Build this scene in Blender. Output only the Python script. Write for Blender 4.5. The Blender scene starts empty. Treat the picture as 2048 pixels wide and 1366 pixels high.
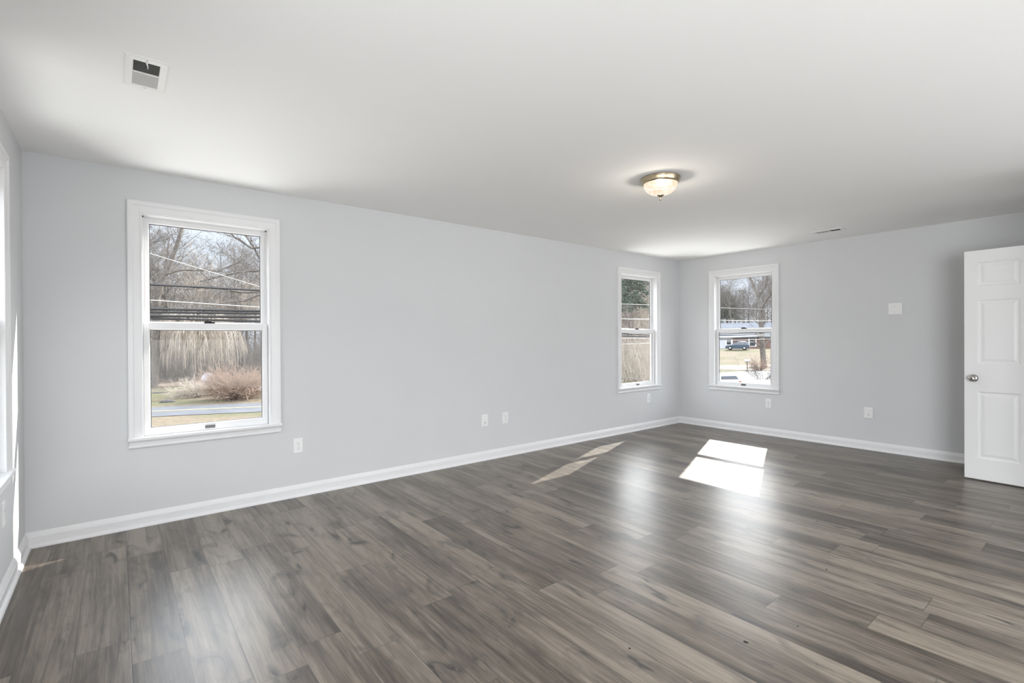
import bpy, bmesh, math, random
from mathutils import Vector, Matrix

scn = bpy.context.scene
COL = scn.collection
PI = math.pi

# ------------------------------------------------------------------ camera
H, D, L, XC = 2.44, 4.223, 6.634, -0.449      # ceiling height, back wall, right wall, left wall
CAM_H, FPX = 1.2697, 983.2
YAW, PITCH, ROLL = 0.89426, -0.0041952, -0.0050976
fw = Vector((math.cos(PITCH) * math.cos(YAW), math.cos(PITCH) * math.sin(YAW), math.sin(PITCH)))
rt = fw.cross(Vector((0, 0, 1))).normalized()
up = rt.cross(fw)
rt, up = math.cos(ROLL) * rt + math.sin(ROLL) * up, -math.sin(ROLL) * rt + math.cos(ROLL) * up
cam_d = bpy.data.cameras.new('camera')
cam = bpy.data.objects.new('camera', cam_d)
COL.objects.link(cam)
cam.matrix_world = Matrix(((rt.x, up.x, -fw.x, 0), (rt.y, up.y, -fw.y, 0), (rt.z, up.z, -fw.z, CAM_H), (0, 0, 0, 1)))
cam_d.sensor_width = 36
cam_d.lens = 36 * FPX / 2048
cam_d.clip_start, cam_d.clip_end = 0.05, 600
scn.camera = cam

# ------------------------------------------------------------------ view, sky, sun, large lights
scn.view_settings.view_transform = 'Standard'
scn.view_settings.look = 'None'
scn.view_settings.gamma = 1
scn.view_settings.use_curve_mapping = False
scn.view_settings.exposure = 0.02
scn.cycles.use_denoising = True
scn.cycles.max_bounces = 10
scn.cycles.diffuse_bounces = 7
scn.cycles.transparent_max_bounces = 16
scn.cycles.sample_clamp_indirect = 6
scn.cycles.caustics_reflective = False
scn.cycles.caustics_refractive = False

SUN_DIR = Vector((1.3, 0.505, 1.0)).normalized()          # towards the sun


def nd(nt, typ, **kw):
    n = nt.nodes.new(typ)
    for k, v in kw.items():
        if k.startswith('i_'):
            n.inputs[k[2:].replace('_', ' ')].default_value = v
        else:
            setattr(n, k, v)
    return n


def math_n(nt, op, a, b=None, c=None):
    n = nt.nodes.new('ShaderNodeMath')
    n.operation = op
    for i, v in enumerate((a, b, c)):
        if v is None:
            continue
        if isinstance(v, (int, float)):
            n.inputs[i].default_value = v
        else:
            nt.links.new(v, n.inputs[i])
    return n.outputs[0]


def ramp(nt, fac, stops, interp='LINEAR'):
    n = nt.nodes.new('ShaderNodeValToRGB')
    n.color_ramp.interpolation = interp
    el = n.color_ramp.elements
    while len(el) < len(stops):
        el.new(0.5)
    for e, (p, c) in zip(el, stops):
        e.position = p
        e.color = (c[0], c[1], c[2], 1) if not isinstance(c, (int, float)) else (c, c, c, 1)
    nt.links.new(fac, n.inputs[0])
    return n.outputs[0]


def mixc(nt, fac, a, b, mode='MIX'):
    n = nt.nodes.new('ShaderNodeMix')
    n.data_type = 'RGBA'
    n.blend_type = mode
    for i, v in ((0, fac), (6, a), (7, b)):
        if isinstance(v, (int, float)):
            n.inputs[i].default_value = v
        elif isinstance(v, tuple):
            n.inputs[i].default_value = (v[0], v[1], v[2], 1)
        else:
            nt.links.new(v, n.inputs[i])
    return n.outputs[2]


world = bpy.data.worlds.new('sky')
scn.world = world
world.use_nodes = True
wt = world.node_tree
wt.nodes.clear()
tc = nd(wt, 'ShaderNodeTexCoord')
sp = nd(wt, 'ShaderNodeSeparateXYZ')
wt.links.new(tc.outputs['Generated'], sp.inputs[0])
elev = math_n(wt, 'MULTIPLY', math_n(wt, 'ARCSINE', sp.outputs[2]), 180 / PI)
t_el = math_n(wt, 'DIVIDE', elev, 90)
base = ramp(wt, t_el, [(0.0, (0.86, 0.91, 1.0)), (0.10, (0.80, 0.88, 1.0)), (0.13, (1.0, 1.08, 1.2)),
                       (0.175, (9.2, 9.4, 9.7)), (0.28, (7.0, 7.3, 7.7)), (0.6, (2.4, 2.7, 3.1)), (1.0, (1.3, 1.6, 2.2))])
dt = nd(wt, 'ShaderNodeVectorMath', operation='DOT_PRODUCT')
wt.links.new(tc.outputs['Generated'], dt.inputs[0])
dt.inputs[1].default_value = SUN_DIR
cosg = math_n(wt, 'MAXIMUM', dt.outputs['Value'], 0.0)
aure = math_n(wt, 'MULTIPLY', math_n(wt, 'POWER', cosg, 7.0), 3.0)
upm = nd(wt, 'ShaderNodeMapRange', interpolation_type='SMOOTHSTEP')
wt.links.new(elev, upm.inputs[0])
upm.inputs[1].default_value, upm.inputs[2].default_value = 11.0, 22.0
aure = math_n(wt, 'MULTIPLY', aure, upm.outputs[0])
glow = nd(wt, 'ShaderNodeVectorMath', operation='SCALE')
glow.inputs[0].default_value = (1.0, 0.97, 0.92)
wt.links.new(aure, glow.inputs[3])
addv = nd(wt, 'ShaderNodeVectorMath', operation='ADD')
wt.links.new(base, addv.inputs[0])
wt.links.new(glow.outputs[0], addv.inputs[1])
bg = nd(wt, 'ShaderNodeBackground')
wt.links.new(addv.outputs[0], bg.inputs[0])
bg.inputs[1].default_value = 1.0
wo = nd(wt, 'ShaderNodeOutputWorld')
wt.links.new(bg.outputs[0], wo.inputs[0])

sun_d = bpy.data.lights.new('sun', 'SUN')
sun_d.energy = 9.5
sun_d.angle = math.radians(0.55)
sun_d.color = (1.0, 0.955, 0.88)
sun = bpy.data.objects.new('sun', sun_d)
sun.rotation_euler = SUN_DIR.to_track_quat('Z', 'Y').to_euler()
sun.location = (30, 12, 30)
COL.objects.link(sun)


def area_light(name, loc, direction, sx, sy, watts, color=(1, 1, 1), portal=False):
    d = bpy.data.lights.new(name, 'AREA')
    d.shape = 'RECTANGLE'
    d.size, d.size_y = sx, sy
    d.energy = watts
    d.color = color
    if portal:
        d.cycles.is_portal = True
    o = bpy.data.objects.new(name, d)
    o.location = loc
    o.rotation_euler = (-Vector(direction)).to_track_quat('Z', 'Y').to_euler()
    COL.objects.link(o)
    return o


Y0 = -4.20                                                  # the wall behind the camera
# added fill lamps out of view, standing in for daylight from unseen openings
area_light('fill_rear', (2.2, Y0 + 0.03, 1.15), (0, 1, 0.2), 3.6, 1.9, 150, (0.955, 0.985, 1.02))
area_light('fill_rear_left', (XC - 0.12, -1.9, 1.04), (1, 0.2, -0.26), 1.95, 1.95, 180, (0.955, 0.985, 1.02))
area_light('fill_rear_right', (4.80, -2.7, 1.05), (-1, 0.45, -0.15), 1.7, 1.95, 105, (0.955, 0.985, 1.02))
area_light('fill_left', (XC - 0.22, 0.75, 1.25), (1, 0, 0.15), 0.9, 1.5, 30, (0.955, 0.985, 1.02))
# added fill lamps below the sills, standing in for ground bounce at four windows
for nm, loc, dr, w in (('sill_fill_back_left', (0.535, D + 0.85, 0.15), (0, -0.6, 0.8), 44), ('sill_fill_back_right', (5.665, D + 0.85, 0.15), (0, -0.6, 0.8), 40),
                       ('sill_fill_right', (L + 0.85, 3.255, 0.15), (-0.6, 0, 0.8), 40), ('sill_fill_left', (XC - 0.85, 3.13, 0.15), (0.6, 0, 0.8), 24)):
    area_light(nm, loc, dr, 1.1, 1.1, w, (0.98, 0.99, 1.0))
for nm, loc, dr in (('portal_back_left', (0.535, D + 0.17, 1.38), (0, -1, 0)), ('portal_back_right', (5.665, D + 0.17, 1.38), (0, -1, 0)),
                    ('portal_right', (L + 0.17, 3.255, 1.38), (-1, 0, 0)), ('portal_left', (XC - 0.17, 3.13, 1.38), (1, 0, 0))):
    area_light(nm, loc, dr, 0.82, 1.56, 1, portal=True)


# ------------------------------------------------------------------ materials
def mat(name, color, rough=0.6, metal=0.0, var=0.0, scale=8.0, spec=0.5, bump=0.0, bscale=200.0, emis=None, estr=0.0, coat=0.0):
    m = bpy.data.materials.new(name)
    m.use_nodes = True
    nt = m.node_tree
    b = nt.nodes['Principled BSDF']
    b.inputs['Base Color'].default_value = (*color, 1)
    b.inputs['Roughness'].default_value = rough
    b.inputs['Metallic'].default_value = metal
    b.inputs['Specular IOR Level'].default_value = spec
    b.inputs['Coat Weight'].default_value = coat
    if emis:
        b.inputs['Emission Color'].default_value = (*emis, 1)
        b.inputs['Emission Strength'].default_value = estr
    co = nd(nt, 'ShaderNodeTexCoord')
    if var:
        n = nd(nt, 'ShaderNodeTexNoise')
        n.inputs['Scale'].default_value = scale
        n.inputs['Detail'].default_value = 5
        nt.links.new(co.outputs['Object'], n.inputs['Vector'])
        lo = tuple(c * (1 - var) for c in color)
        hi = tuple(min(1, c * (1 + var)) for c in color)
        nt.links.new(ramp(nt, n.outputs['Fac'], [(0.3, lo), (0.7, hi)]), b.inputs['Base Color'])
    if bump:
        n = nd(nt, 'ShaderNodeTexNoise')
        n.inputs['Scale'].default_value = bscale
        n.inputs['Detail'].default_value = 3
        nt.links.new(co.outputs['Object'], n.inputs['Vector'])
        bp = nd(nt, 'ShaderNodeBump')
        bp.inputs['Strength'].default_value = bump
        bp.inputs['Distance'].default_value = 0.001
        nt.links.new(n.outputs['Fac'], bp.inputs['Height'])
        nt.links.new(bp.outputs[0], b.inputs['Normal'])
    return m


M_WALL = mat('grey_wall_paint', (0.635, 0.642, 0.650), 0.75, var=0.008, scale=3, spec=0.25, bump=0.12, bscale=260)
M_CEIL = mat('white_ceiling_paint', (0.90, 0.90, 0.895), 0.9, var=0.006, scale=2, spec=0.15)
M_TRIM = mat('white_trim_paint', (0.76, 0.76, 0.765), 0.38, var=0.01, scale=4)
M_DOOR = mat('white_door_paint', (0.83, 0.83, 0.825), 0.42, var=0.008, scale=5, bump=0.08, bscale=90)
M_VINYL = mat('white_vinyl', (0.76, 0.76, 0.765), 0.35, var=0.006, scale=5)
M_PLATE = mat('white_plastic', (0.82, 0.82, 0.815), 0.3, var=0.005, scale=30)
M_SLOT = mat('dark_slot', (0.02, 0.02, 0.02), 0.6, var=0.1, scale=50)
M_SEAL = mat('black_glazing_seal', (0.035, 0.035, 0.037), 0.55, var=0.1, scale=40)
M_LOCK = mat('dark_metal_lock', (0.012, 0.012, 0.013), 0.5, spec=0.25, var=0.1, scale=60)
M_LIFT = mat('grey_metal_lift', (0.13, 0.13, 0.125), 0.4, metal=0.5, var=0.15, scale=60)
M_NICKEL = mat('satin_nickel', (0.52, 0.51, 0.48), 0.22, metal=1.0, var=0.05, scale=20)
M_BRASS = mat('antique_brass', (0.46, 0.38, 0.26), 0.3, metal=1.0, var=0.12, scale=25)
M_REG = mat('white_register_enamel', (0.83, 0.83, 0.82), 0.4, var=0.01, scale=10)
M_LOUV = mat('grey_louver_enamel', (0.50, 0.50, 0.49), 0.5, var=0.03, scale=20)
M_DUCT = mat('dark_duct', (0.05, 0.05, 0.05), 0.8, var=0.1, scale=10)
M_DEBRIS = mat('black_debris', (0.012, 0.011, 0.01), 0.7, var=0.3, scale=90)


def glass_mat(name, tint=(0.97, 0.98, 0.98)):
    m = bpy.data.materials.new(name)
    m.use_nodes = True
    nt = m.node_tree
    nt.nodes.clear()
    tr = nd(nt, 'ShaderNodeBsdfTransparent')
    tr.inputs[0].default_value = (*tint, 1)
    gl = nd(nt, 'ShaderNodeBsdfGlossy')
    gl.inputs['Roughness'].default_value = 0.02
    lw = nd(nt, 'ShaderNodeLayerWeight')
    lw.inputs['Blend'].default_value = 0.5
    fr = math_n(nt, 'ADD', math_n(nt, 'MULTIPLY', math_n(nt, 'POWER', lw.outputs['Facing'], 5.0), 0.6), 0.012)
    mx = nd(nt, 'ShaderNodeMixShader')
    nt.links.new(fr, mx.inputs[0])
    nt.links.new(tr.outputs[0], mx.inputs[1])
    nt.links.new(gl.outputs[0], mx.inputs[2])
    o = nd(nt, 'ShaderNodeOutputMaterial')
    nt.links.new(mx.outputs[0], o.inputs[0])
    return m


M_GLASS = glass_mat('window_glass')


def floor_mat():
    m = bpy.data.materials.new('grey_brown_oak_vinyl_planks')
    m.use_nodes = True
    nt = m.node_tree
    b = nt.nodes['Principled BSDF']
    co = nd(nt, 'ShaderNodeTexCoord')
    s = nd(nt, 'ShaderNodeSeparateXYZ')
    nt.links.new(co.outputs['Object'], s.inputs[0])
    X, Y = s.outputs[0], s.outputs[1]
    W, LEN = 0.1795, 1.22
    xr = math_n(nt, 'DIVIDE', math_n(nt, 'ADD', X, 2.0 - 0.036 + W * 0 - 2.0 + W * 20), W)
    row = math_n(nt, 'FLOOR', xr)
    fx = math_n(nt, 'FRACT', xr)
    wn = nd(nt, 'ShaderNodeTexWhiteNoise', noise_dimensions='1D')
    nt.links.new(row, wn.inputs['W'])
    yr = math_n(nt, 'DIVIDE', math_n(nt, 'ADD', Y, math_n(nt, 'MULTIPLY', wn.outputs['Value'], LEN)), LEN)
    yr = math_n(nt, 'ADD', yr, 20.0)
    pl = math_n(nt, 'FLOOR', yr)
    fy = math_n(nt, 'FRACT', yr)
    cid = nd(nt, 'ShaderNodeCombineXYZ')
    nt.links.new(row, cid.inputs[0])
    nt.links.new(pl, cid.inputs[1])
    w2 = nd(nt, 'ShaderNodeTexWhiteNoise', noise_dimensions='2D')
    nt.links.new(cid.outputs[0], w2.inputs['Vector'])
    rnd = w2.outputs['Value']
    sc = nd(nt, 'ShaderNodeSeparateColor')
    nt.links.new(w2.outputs['Color'], sc.inputs[0])
    idz = math_n(nt, 'MULTIPLY', rnd, 97.0)

    def coords(sx, sy, zadd=0.0):
        c = nd(nt, 'ShaderNodeCombineXYZ')
        nt.links.new(math_n(nt, 'MULTIPLY', X, sx), c.inputs[0])
        nt.links.new(math_n(nt, 'MULTIPLY', Y, sy), c.inputs[1])
        nt.links.new(math_n(nt, 'ADD', idz, zadd), c.inputs[2])
        return c.outputs[0]

    def noise(vec, scale=1.0, detail=4.0, rough=0.55, dist=0.0):
        n = nd(nt, 'ShaderNodeTexNoise')
        n.inputs['Scale'].default_value = scale
        n.inputs['Detail'].default_value = detail
        n.inputs['Roughness'].default_value = rough
        n.inputs['Distortion'].default_value = dist
        nt.links.new(vec, n.inputs['Vector'])
        return n.outputs['Fac']

    broad = noise(coords(7, 0.9), 1.0, 3, 0.5, 0.6)           # wide tone bands inside a plank
    grain = noise(coords(60, 1.7, 5), 1.0, 6, 0.66, 0.5)      # long grain
    fine = noise(coords(330, 9, 9), 1.0, 2, 0.6)              # pores
    # cathedral arches: rings around a stretched, distorted field
    arch = noise(coords(5.5, 0.75, 21), 1.0, 2, 0.4, 0.3)
    rings = math_n(nt, 'SINE', math_n(nt, 'MULTIPLY', arch, 120.0))
    streak = noise(coords(20, 1.1, 71), 1.0, 4, 0.55, 0.9)     # dark streaks along the grain
    smask = ramp(nt, streak, [(0.53, 0.0), (0.68, 1.0)])
    knot = noise(coords(11, 3.6, 33), 1.0, 3, 0.5, 0.9)
    halo = ramp(nt, knot, [(0.52, 0.0), (0.70, 1.0)])
    kmask = ramp(nt, knot, [(0.67, 0.0), (0.73, 1.0)])
    crack = noise(coords(26, 6.0, 51), 1.0, 4, 0.6, 1.5)
    cmask = math_n(nt, 'MULTIPLY', ramp(nt, crack, [(0.62, 0.0), (0.68, 1.0)]), ramp(nt, knot, [(0.52, 0.0), (0.66, 1.0)]))
    tone = math_n(nt, 'ADD', math_n(nt, 'SUBTRACT', math_n(nt, 'MULTIPLY', broad, 1.10), 0.15), math_n(nt, 'MULTIPLY', grain, 0.95))
    tone = math_n(nt, 'ADD', tone, math_n(nt, 'SUBTRACT', math_n(nt, 'MULTIPLY', fine, 0.45), 0.37))
    tone = math_n(nt, 'ADD', tone, math_n(nt, 'MULTIPLY', rings, 0.022))
    tone = math_n(nt, 'ADD', tone, math_n(nt, 'MULTIPLY', math_n(nt, 'SUBTRACT', rnd, 0.5), 0.36))
    col = ramp(nt, tone, [(0.34, (0.042, 0.032, 0.024)), (0.56, (0.097, 0.078, 0.060)), (0.76, (0.163, 0.134, 0.105)),
                          (1.0, (0.250, 0.210, 0.167))])
    warm = mixc(nt, math_n(nt, 'MULTIPLY', sc.outputs[1], 0.35), col, (0.93, 0.97, 1.04), 'MULTIPLY')
    col = mixc(nt, math_n(nt, 'MULTIPLY', smask, 0.55), warm, (0.048, 0.038, 0.031))
    col = mixc(nt, math_n(nt, 'MULTIPLY', halo, 0.60), col, (0.045, 0.040, 0.036))
    col = mixc(nt, math_n(nt, 'MULTIPLY', kmask, 0.75), col, (0.018, 0.016, 0.015))
    col = mixc(nt, math_n(nt, 'MULTIPLY', cmask, 0.75), col, (0.022, 0.019, 0.017))
    # seams between planks
    ex = math_n(nt, 'MULTIPLY', math_n(nt, 'MINIMUM', fx, math_n(nt, 'SUBTRACT', 1.0, fx)), W)
    ey = math_n(nt, 'MULTIPLY', math_n(nt, 'MINIMUM', fy, math_n(nt, 'SUBTRACT', 1.0, fy)), LEN)
    edge = math_n(nt, 'MINIMUM', ex, ey)
    seam = ramp(nt, edge, [(0.0, 1.0), (0.0024, 0.0)])
    col = mixc(nt, math_n(nt, 'MULTIPLY', seam, 0.55), col, (0.030, 0.030, 0.027))
    nt.links.new(col, b.inputs['Base Color'])
    rg = ramp(nt, fine, [(0.2, 0.31), (0.8, 0.39)])
    nt.links.new(rg, b.inputs['Roughness'])
    b.inputs['Specular IOR Level'].default_value = 0.62
    hgt = math_n(nt, 'SUBTRACT', math_n(nt, 'MULTIPLY', math_n(nt, 'ADD', grain, fine), 0.35), math_n(nt, 'MULTIPLY', seam, 0.8))
    bp = nd(nt, 'ShaderNodeBump')
    bp.inputs['Strength'].default_value = 0.12
    bp.inputs['Distance'].default_value = 0.002
    nt.links.new(hgt, bp.inputs['Height'])
    nt.links.new(bp.outputs[0], b.inputs['Normal'])
    return m


M_FLOOR = floor_mat()


# ------------------------------------------------------------------ mesh helpers
class MB:
    """Collects shapes; build() links them as ONE mesh object."""

    def __init__(self):
        self.v, self.f, self.s = [], [], []

    def add(self, vs, fs, smooth=False):
        o = len(self.v)
        self.v += [tuple(p) for p in vs]
        self.f += [tuple(i + o for i in q) for q in fs]
        self.s += [smooth] * len(fs)

    def box(self, x0, x1, y0, y1, z0, z1, c=0.0):
        x0, x1 = sorted((x0, x1)); y0, y1 = sorted((y0, y1)); z0, z1 = sorted((z0, z1))
        if not c:
            self.add([(x0, y0, z0), (x1, y0, z0), (x1, y1, z0), (x0, y1, z0), (x0, y0, z1), (x1, y0, z1), (x1, y1, z1), (x0, y1, z1)],
                     [(0, 3, 2, 1), (4, 5, 6, 7), (0, 1, 5, 4), (1, 2, 6, 5), (2, 3, 7, 6), (3, 0, 4, 7)])
            return
        bm = bmesh.new()
        bmesh.ops.create_cube(bm, size=1)
        for v in bm.verts:
            v.co = Vector(((x0 + x1) / 2 + v.co.x * (x1 - x0), (y0 + y1) / 2 + v.co.y * (y1 - y0), (z0 + z1) / 2 + v.co.z * (z1 - z0)))
        bmesh.ops.bevel(bm, geom=bm.edges[:], offset=c, segments=2, affect='EDGES', profile=0.5)
        bm.verts.index_update()
        self.add([v.co for v in bm.verts], [[v.index for v in f.verts] for f in bm.faces])
        bm.free()

    def tube(self, pts, rad, n=6, caps=True, smooth=True):
        pts = [Vector(p) for p in pts]
        k = len(pts)
        if isinstance(rad, (int, float)):
            rad = [rad] * k
        vs, fs = [], []
        ref = None
        for i, p in enumerate(pts):
            d = (pts[min(i + 1, k - 1)] - pts[max(i - 1, 0)])
            d = d.normalized() if d.length > 1e-9 else Vector((0, 0, 1))
            if ref is None:
                ref = d.orthogonal().normalized()
            a = (ref - d * ref.dot(d))
            a = a.normalized() if a.length > 1e-6 else d.orthogonal().normalized()
            ref = a
            b = d.cross(a)
            for j in range(n):
                t = 2 * PI * j / n
                vs.append(p + (a * math.cos(t) + b * math.sin(t)) * rad[i])
        for i in range(k - 1):
            for j in range(n):
                fs.append((i * n + j, i * n + (j + 1) % n, (i + 1) * n + (j + 1) % n, (i + 1) * n + j))
        if caps and n > 2:
            fs.append(tuple(range(n - 1, -1, -1)))
            fs.append(tuple((k - 1) * n + j for j in range(n)))
        self.add(vs, fs, smooth)

    def lathe(self, prof, n=32, org=(0, 0, 0), axis='z', smooth=True, flute=None):
        vs, fs = [], []
        for r, h in prof:
            for j in range(n):
                t = 2 * PI * j / n
                rr = r * (1 + (flute[1] * math.cos(flute[0] * t) if flute else 0))
                a, b = rr * math.cos(t), rr * math.sin(t)
                p = {'z': (a, b, h), 'x': (h, a, b), 'y': (b, h, a)}[axis]
                vs.append((p[0] + org[0], p[1] + org[1], p[2] + org[2]))
        k = len(prof)
        for i in range(k - 1):
            for j in range(n):
                fs.append((i * n + j, i * n + (j + 1) % n, (i + 1) * n + (j + 1) % n, (i + 1) * n + j))
        fs.append(tuple(range(n - 1, -1, -1)))
        fs.append(tuple((k - 1) * n + j for j in range(n)))
        self.add(vs, fs, smooth)

    def prism(self, poly, a0, a1, plane='xz'):
        """extrude a 2D polygon between a0 and a1 along the third axis"""
        n = len(poly)
        def P(p, a):
            return {'xz': (p[0], a, p[1]), 'yz': (a, p[0], p[1]), 'xy': (p[0], p[1], a)}[plane]
        vs = [P(p, a0) for p in poly] + [P(p, a1) for p in poly]
        fs = [tuple(range(n - 1, -1, -1)), tuple(range(n, 2 * n))] + [(i, (i + 1) % n, n + (i + 1) % n, n + i) for i in range(n)]
        self.add(vs, fs)

    def sweep(self, path, prof):
        """sweep a profile (offset to the left of the path, height along -y) along a mitred open path in the local xz plane"""
        k = len(path)
        P = [Vector((p[0], p[1])) for p in path]
        m = len(prof)
        vs, fs = [], []
        for i in range(k):
            d0 = (P[i] - P[i - 1]).normalized() if i else (P[1] - P[0]).normalized()
            d1 = (P[i + 1] - P[i]).normalized() if i < k - 1 else d0
            n0, n1 = Vector((-d0.y, d0.x)), Vector((-d1.y, d1.x))
            mt = (n0 + n1)
            mt = mt / mt.dot(n0)
            for u, v in prof:
                q = P[i] + mt * u
                vs.append((q.x, -v, q.y))
        for i in range(k - 1):
            for j in range(m):
                fs.append((i * m + j, i * m + (j + 1) % m, (i + 1) * m + (j + 1) % m, (i + 1) * m + j))
        fs.append(tuple(range(m - 1, -1, -1)))
        fs.append(tuple((k - 1) * m + j for j in range(m)))
        self.add(vs, fs)

    def build(self, name, m, parent=None, loc=(0, 0, 0), rot=(0, 0, 0), recalc=True):
        me = bpy.data.meshes.new(name)
        me.from_pydata(self.v, [], self.f)
        me.materials.append(m)
        me.polygons.foreach_set('use_smooth', self.s)
        if recalc:
            bm = bmesh.new()
            bm.from_mesh(me)
            bmesh.ops.recalc_face_normals(bm, faces=bm.faces[:])
            bm.to_mesh(me)
            bm.free()
        me.update()
        o = bpy.data.objects.new(name, me)
        COL.objects.link(o)
        o.location = loc
        o.rotation_euler = rot
        if parent:
            o.parent = parent
        return o


def tag(o, label=None, cat=None, group=None, kind=None):
    for k, v in (('label', label), ('category', cat), ('group', group), ('kind', kind)):
        if v:
            o[k] = v
    return o


def thing(name, loc, label=None, cat=None, rotz=0.0, group=None, kind=None):
    o = bpy.data.objects.new(name, None)
    o.empty_display_size = 0.1
    COL.objects.link(o)
    o.location = loc
    o.rotation_euler = (0, 0, rotz)
    return tag(o, label, cat, group, kind)


def copy_tree(o, parent=None):
    c = o.copy()
    COL.objects.link(c)
    if parent:
        c.parent = parent
    for ch in list(o.children):
        copy_tree(ch, c)
    return c


# ------------------------------------------------------------------ room shell
WT = 0.10   # wall thickness


def wall(name, length, height, holes, loc, rotz, label, u0=0.0):
    """wall in local xz: inner face at y=0, outer at y=WT, holes as (u0,u1,z0,z1)"""
    us = sorted({u0, length} | {h[0] for h in holes} | {h[1] for h in holes})
    zs = sorted({0.0, height} | {h[2] for h in holes} | {h[3] for h in holes})
    def solid(i, j):
        if not (0 <= i < len(us) - 1 and 0 <= j < len(zs) - 1):
            return False
        cu, cz = (us[i] + us[i + 1]) / 2, (zs[j] + zs[j + 1]) / 2
        return not any(h[0] < cu < h[1] and h[2] < cz < h[3] for h in holes)
    mb = MB()
    for i in range(len(us) - 1):
        for j in range(len(zs) - 1):
            if not solid(i, j):
                continue
            a, b, c, d = us[i], us[i + 1], zs[j], zs[j + 1]
            mb.add([(a, 0, c), (b, 0, c), (b, 0, d), (a, 0, d)], [(0, 1, 2, 3)])
            mb.add([(a, WT, c), (b, WT, c), (b, WT, d), (a, WT, d)], [(3, 2, 1, 0)])
            if not solid(i - 1, j):
                mb.add([(a, 0, c), (a, WT, c), (a, WT, d), (a, 0, d)], [(3, 2, 1, 0)])
            if not solid(i + 1, j):
                mb.add([(b, 0, c), (b, WT, c), (b, WT, d), (b, 0, d)], [(0, 1, 2, 3)])
            if not solid(i, j - 1):
                mb.add([(a, 0, c), (b, 0, c), (b, WT, c), (a, WT, c)], [(3, 2, 1, 0)])
            if not solid(i, j + 1):
                mb.add([(a, 0, d), (b, 0, d), (b, WT, d), (a, WT, d)], [(0, 1, 2, 3)])
    return tag(mb.build(name, M_WALL, None, loc, (0, 0, rotz), recalc=False), label, 'wall', kind='structure')


HU, HZ0, HZ1 = 0.425, 0.575, 2.175


def hole(c):
    return (c - HU, c + HU, HZ0, HZ1)


WIN_A1, WIN_A2, WIN_B, WIN_C = 0.535, 5.665, 3.255, 3.135
BUMP_X, BUMP_Y = 4.85, 0.075                                # closet block to the right of the camera
wall('wall_back', L - XC + WT, H, [hole(WIN_A1 - XC), hole(WIN_A2 - XC)], (XC, D, 0), 0, 'long pale grey back wall with two white windows', u0=-WT)
wall('wall_right', D - BUMP_Y + 0.02, H, [hole(D - WIN_B)], (L, D, 0), -PI / 2, 'pale grey right wall with one window behind the open door', u0=-WT * 0)
wall('wall_left', D - Y0, H, [hole(WIN_C - Y0), hole(0.75 - Y0), (-2.8 - Y0, -0.8 - Y0, 0.0, 2.06)], (XC, Y0, 0), PI / 2, 'pale grey left wall at the edge of the view', u0=-WT)  # rear window hole and door gap added to let fill light in
wall('wall_front', BUMP_X - XC, H, [], (BUMP_X, Y0, 0), PI, 'grey wall far behind the camera')
wall('wall_closet_side', BUMP_Y - Y0, H, [], (BUMP_X, BUMP_Y, 0), -PI / 2, 'grey closet side wall right of the camera')
wall('wall_closet_front', L - BUMP_X, H, [(L - 5.895, L - 5.075, 0, 2.05)], (L, BUMP_Y, 0), PI, 'grey closet wall holding the doorway of the open door')
wall('wall_closet_back', L - BUMP_X + WT, H, [], (L + WT, Y0, 0), PI, 'grey wall at the back of the closet')
wall('wall_closet_end', BUMP_Y - Y0, H, [], (L, BUMP_Y, 0), -PI / 2, 'grey end wall inside the closet')

fl = MB()
fl.box(XC - WT, L + WT, Y0 - WT, D + WT, -0.12, 0.0)
tag(fl.build('floor', M_FLOOR), 'grey brown wood plank floor', 'floor', kind='structure')
ce = MB()
ce.box(XC - WT, L + WT, Y0 - WT, D + WT, H, H + 0.15)
tag(ce.build('ceiling', M_CEIL), 'plain flat white ceiling', 'ceiling', kind='structure')

# baseboards with shoe moulding: profile (distance from wall, height)
BASE_PROF = [(0, 0), (0.030, 0), (0.0295, 0.008), (0.0270, 0.0145), (0.0225, 0.0190), (0.0180, 0.0205), (0.0160, 0.0215), (0.0160, 0.0640),
             (0.0135, 0.0670), (0.0135, 0.0690), (0.0115, 0.0760), (0.0075, 0.0850), (0.0045, 0.0920), (0.0030, 0.0955), (0, 0.096)]


def baseboard(name, x0, x1, loc, rotz, label, e0=0.026, e1=0.026):
    """runs along local x; room is on local -y; inner mitres at both ends"""
    mb = MB()
    n = len(BASE_PROF)
    vs = [(x0 + (p[0] if e0 else 0), -p[0], p[1]) for p in BASE_PROF] + [(x1 - (p[0] if e1 else 0), -p[0], p[1]) for p in BASE_PROF]
    mb.add(vs, [tuple(range(n)), tuple(range(2 * n - 1, n - 1, -1))] + [(i, n + i, n + (i + 1) % n, (i + 1) % n) for i in range(n)])
    return tag(mb.build(name, M_TRIM, None, loc, (0, 0, rotz)), label, 'baseboard', kind='structure')


baseboard('baseboard_back', 0, L - XC, (XC, D, 0), 0, 'white baseboard along the long back wall')
baseboard('baseboard_right', 0, D - BUMP_Y, (L, D, 0), -PI / 2, 'white baseboard along the right wall below the single window')
baseboard('baseboard_left', -0.8 - Y0, D - Y0, (XC, Y0, 0), PI / 2, 'white baseboard along the left wall')


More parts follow.
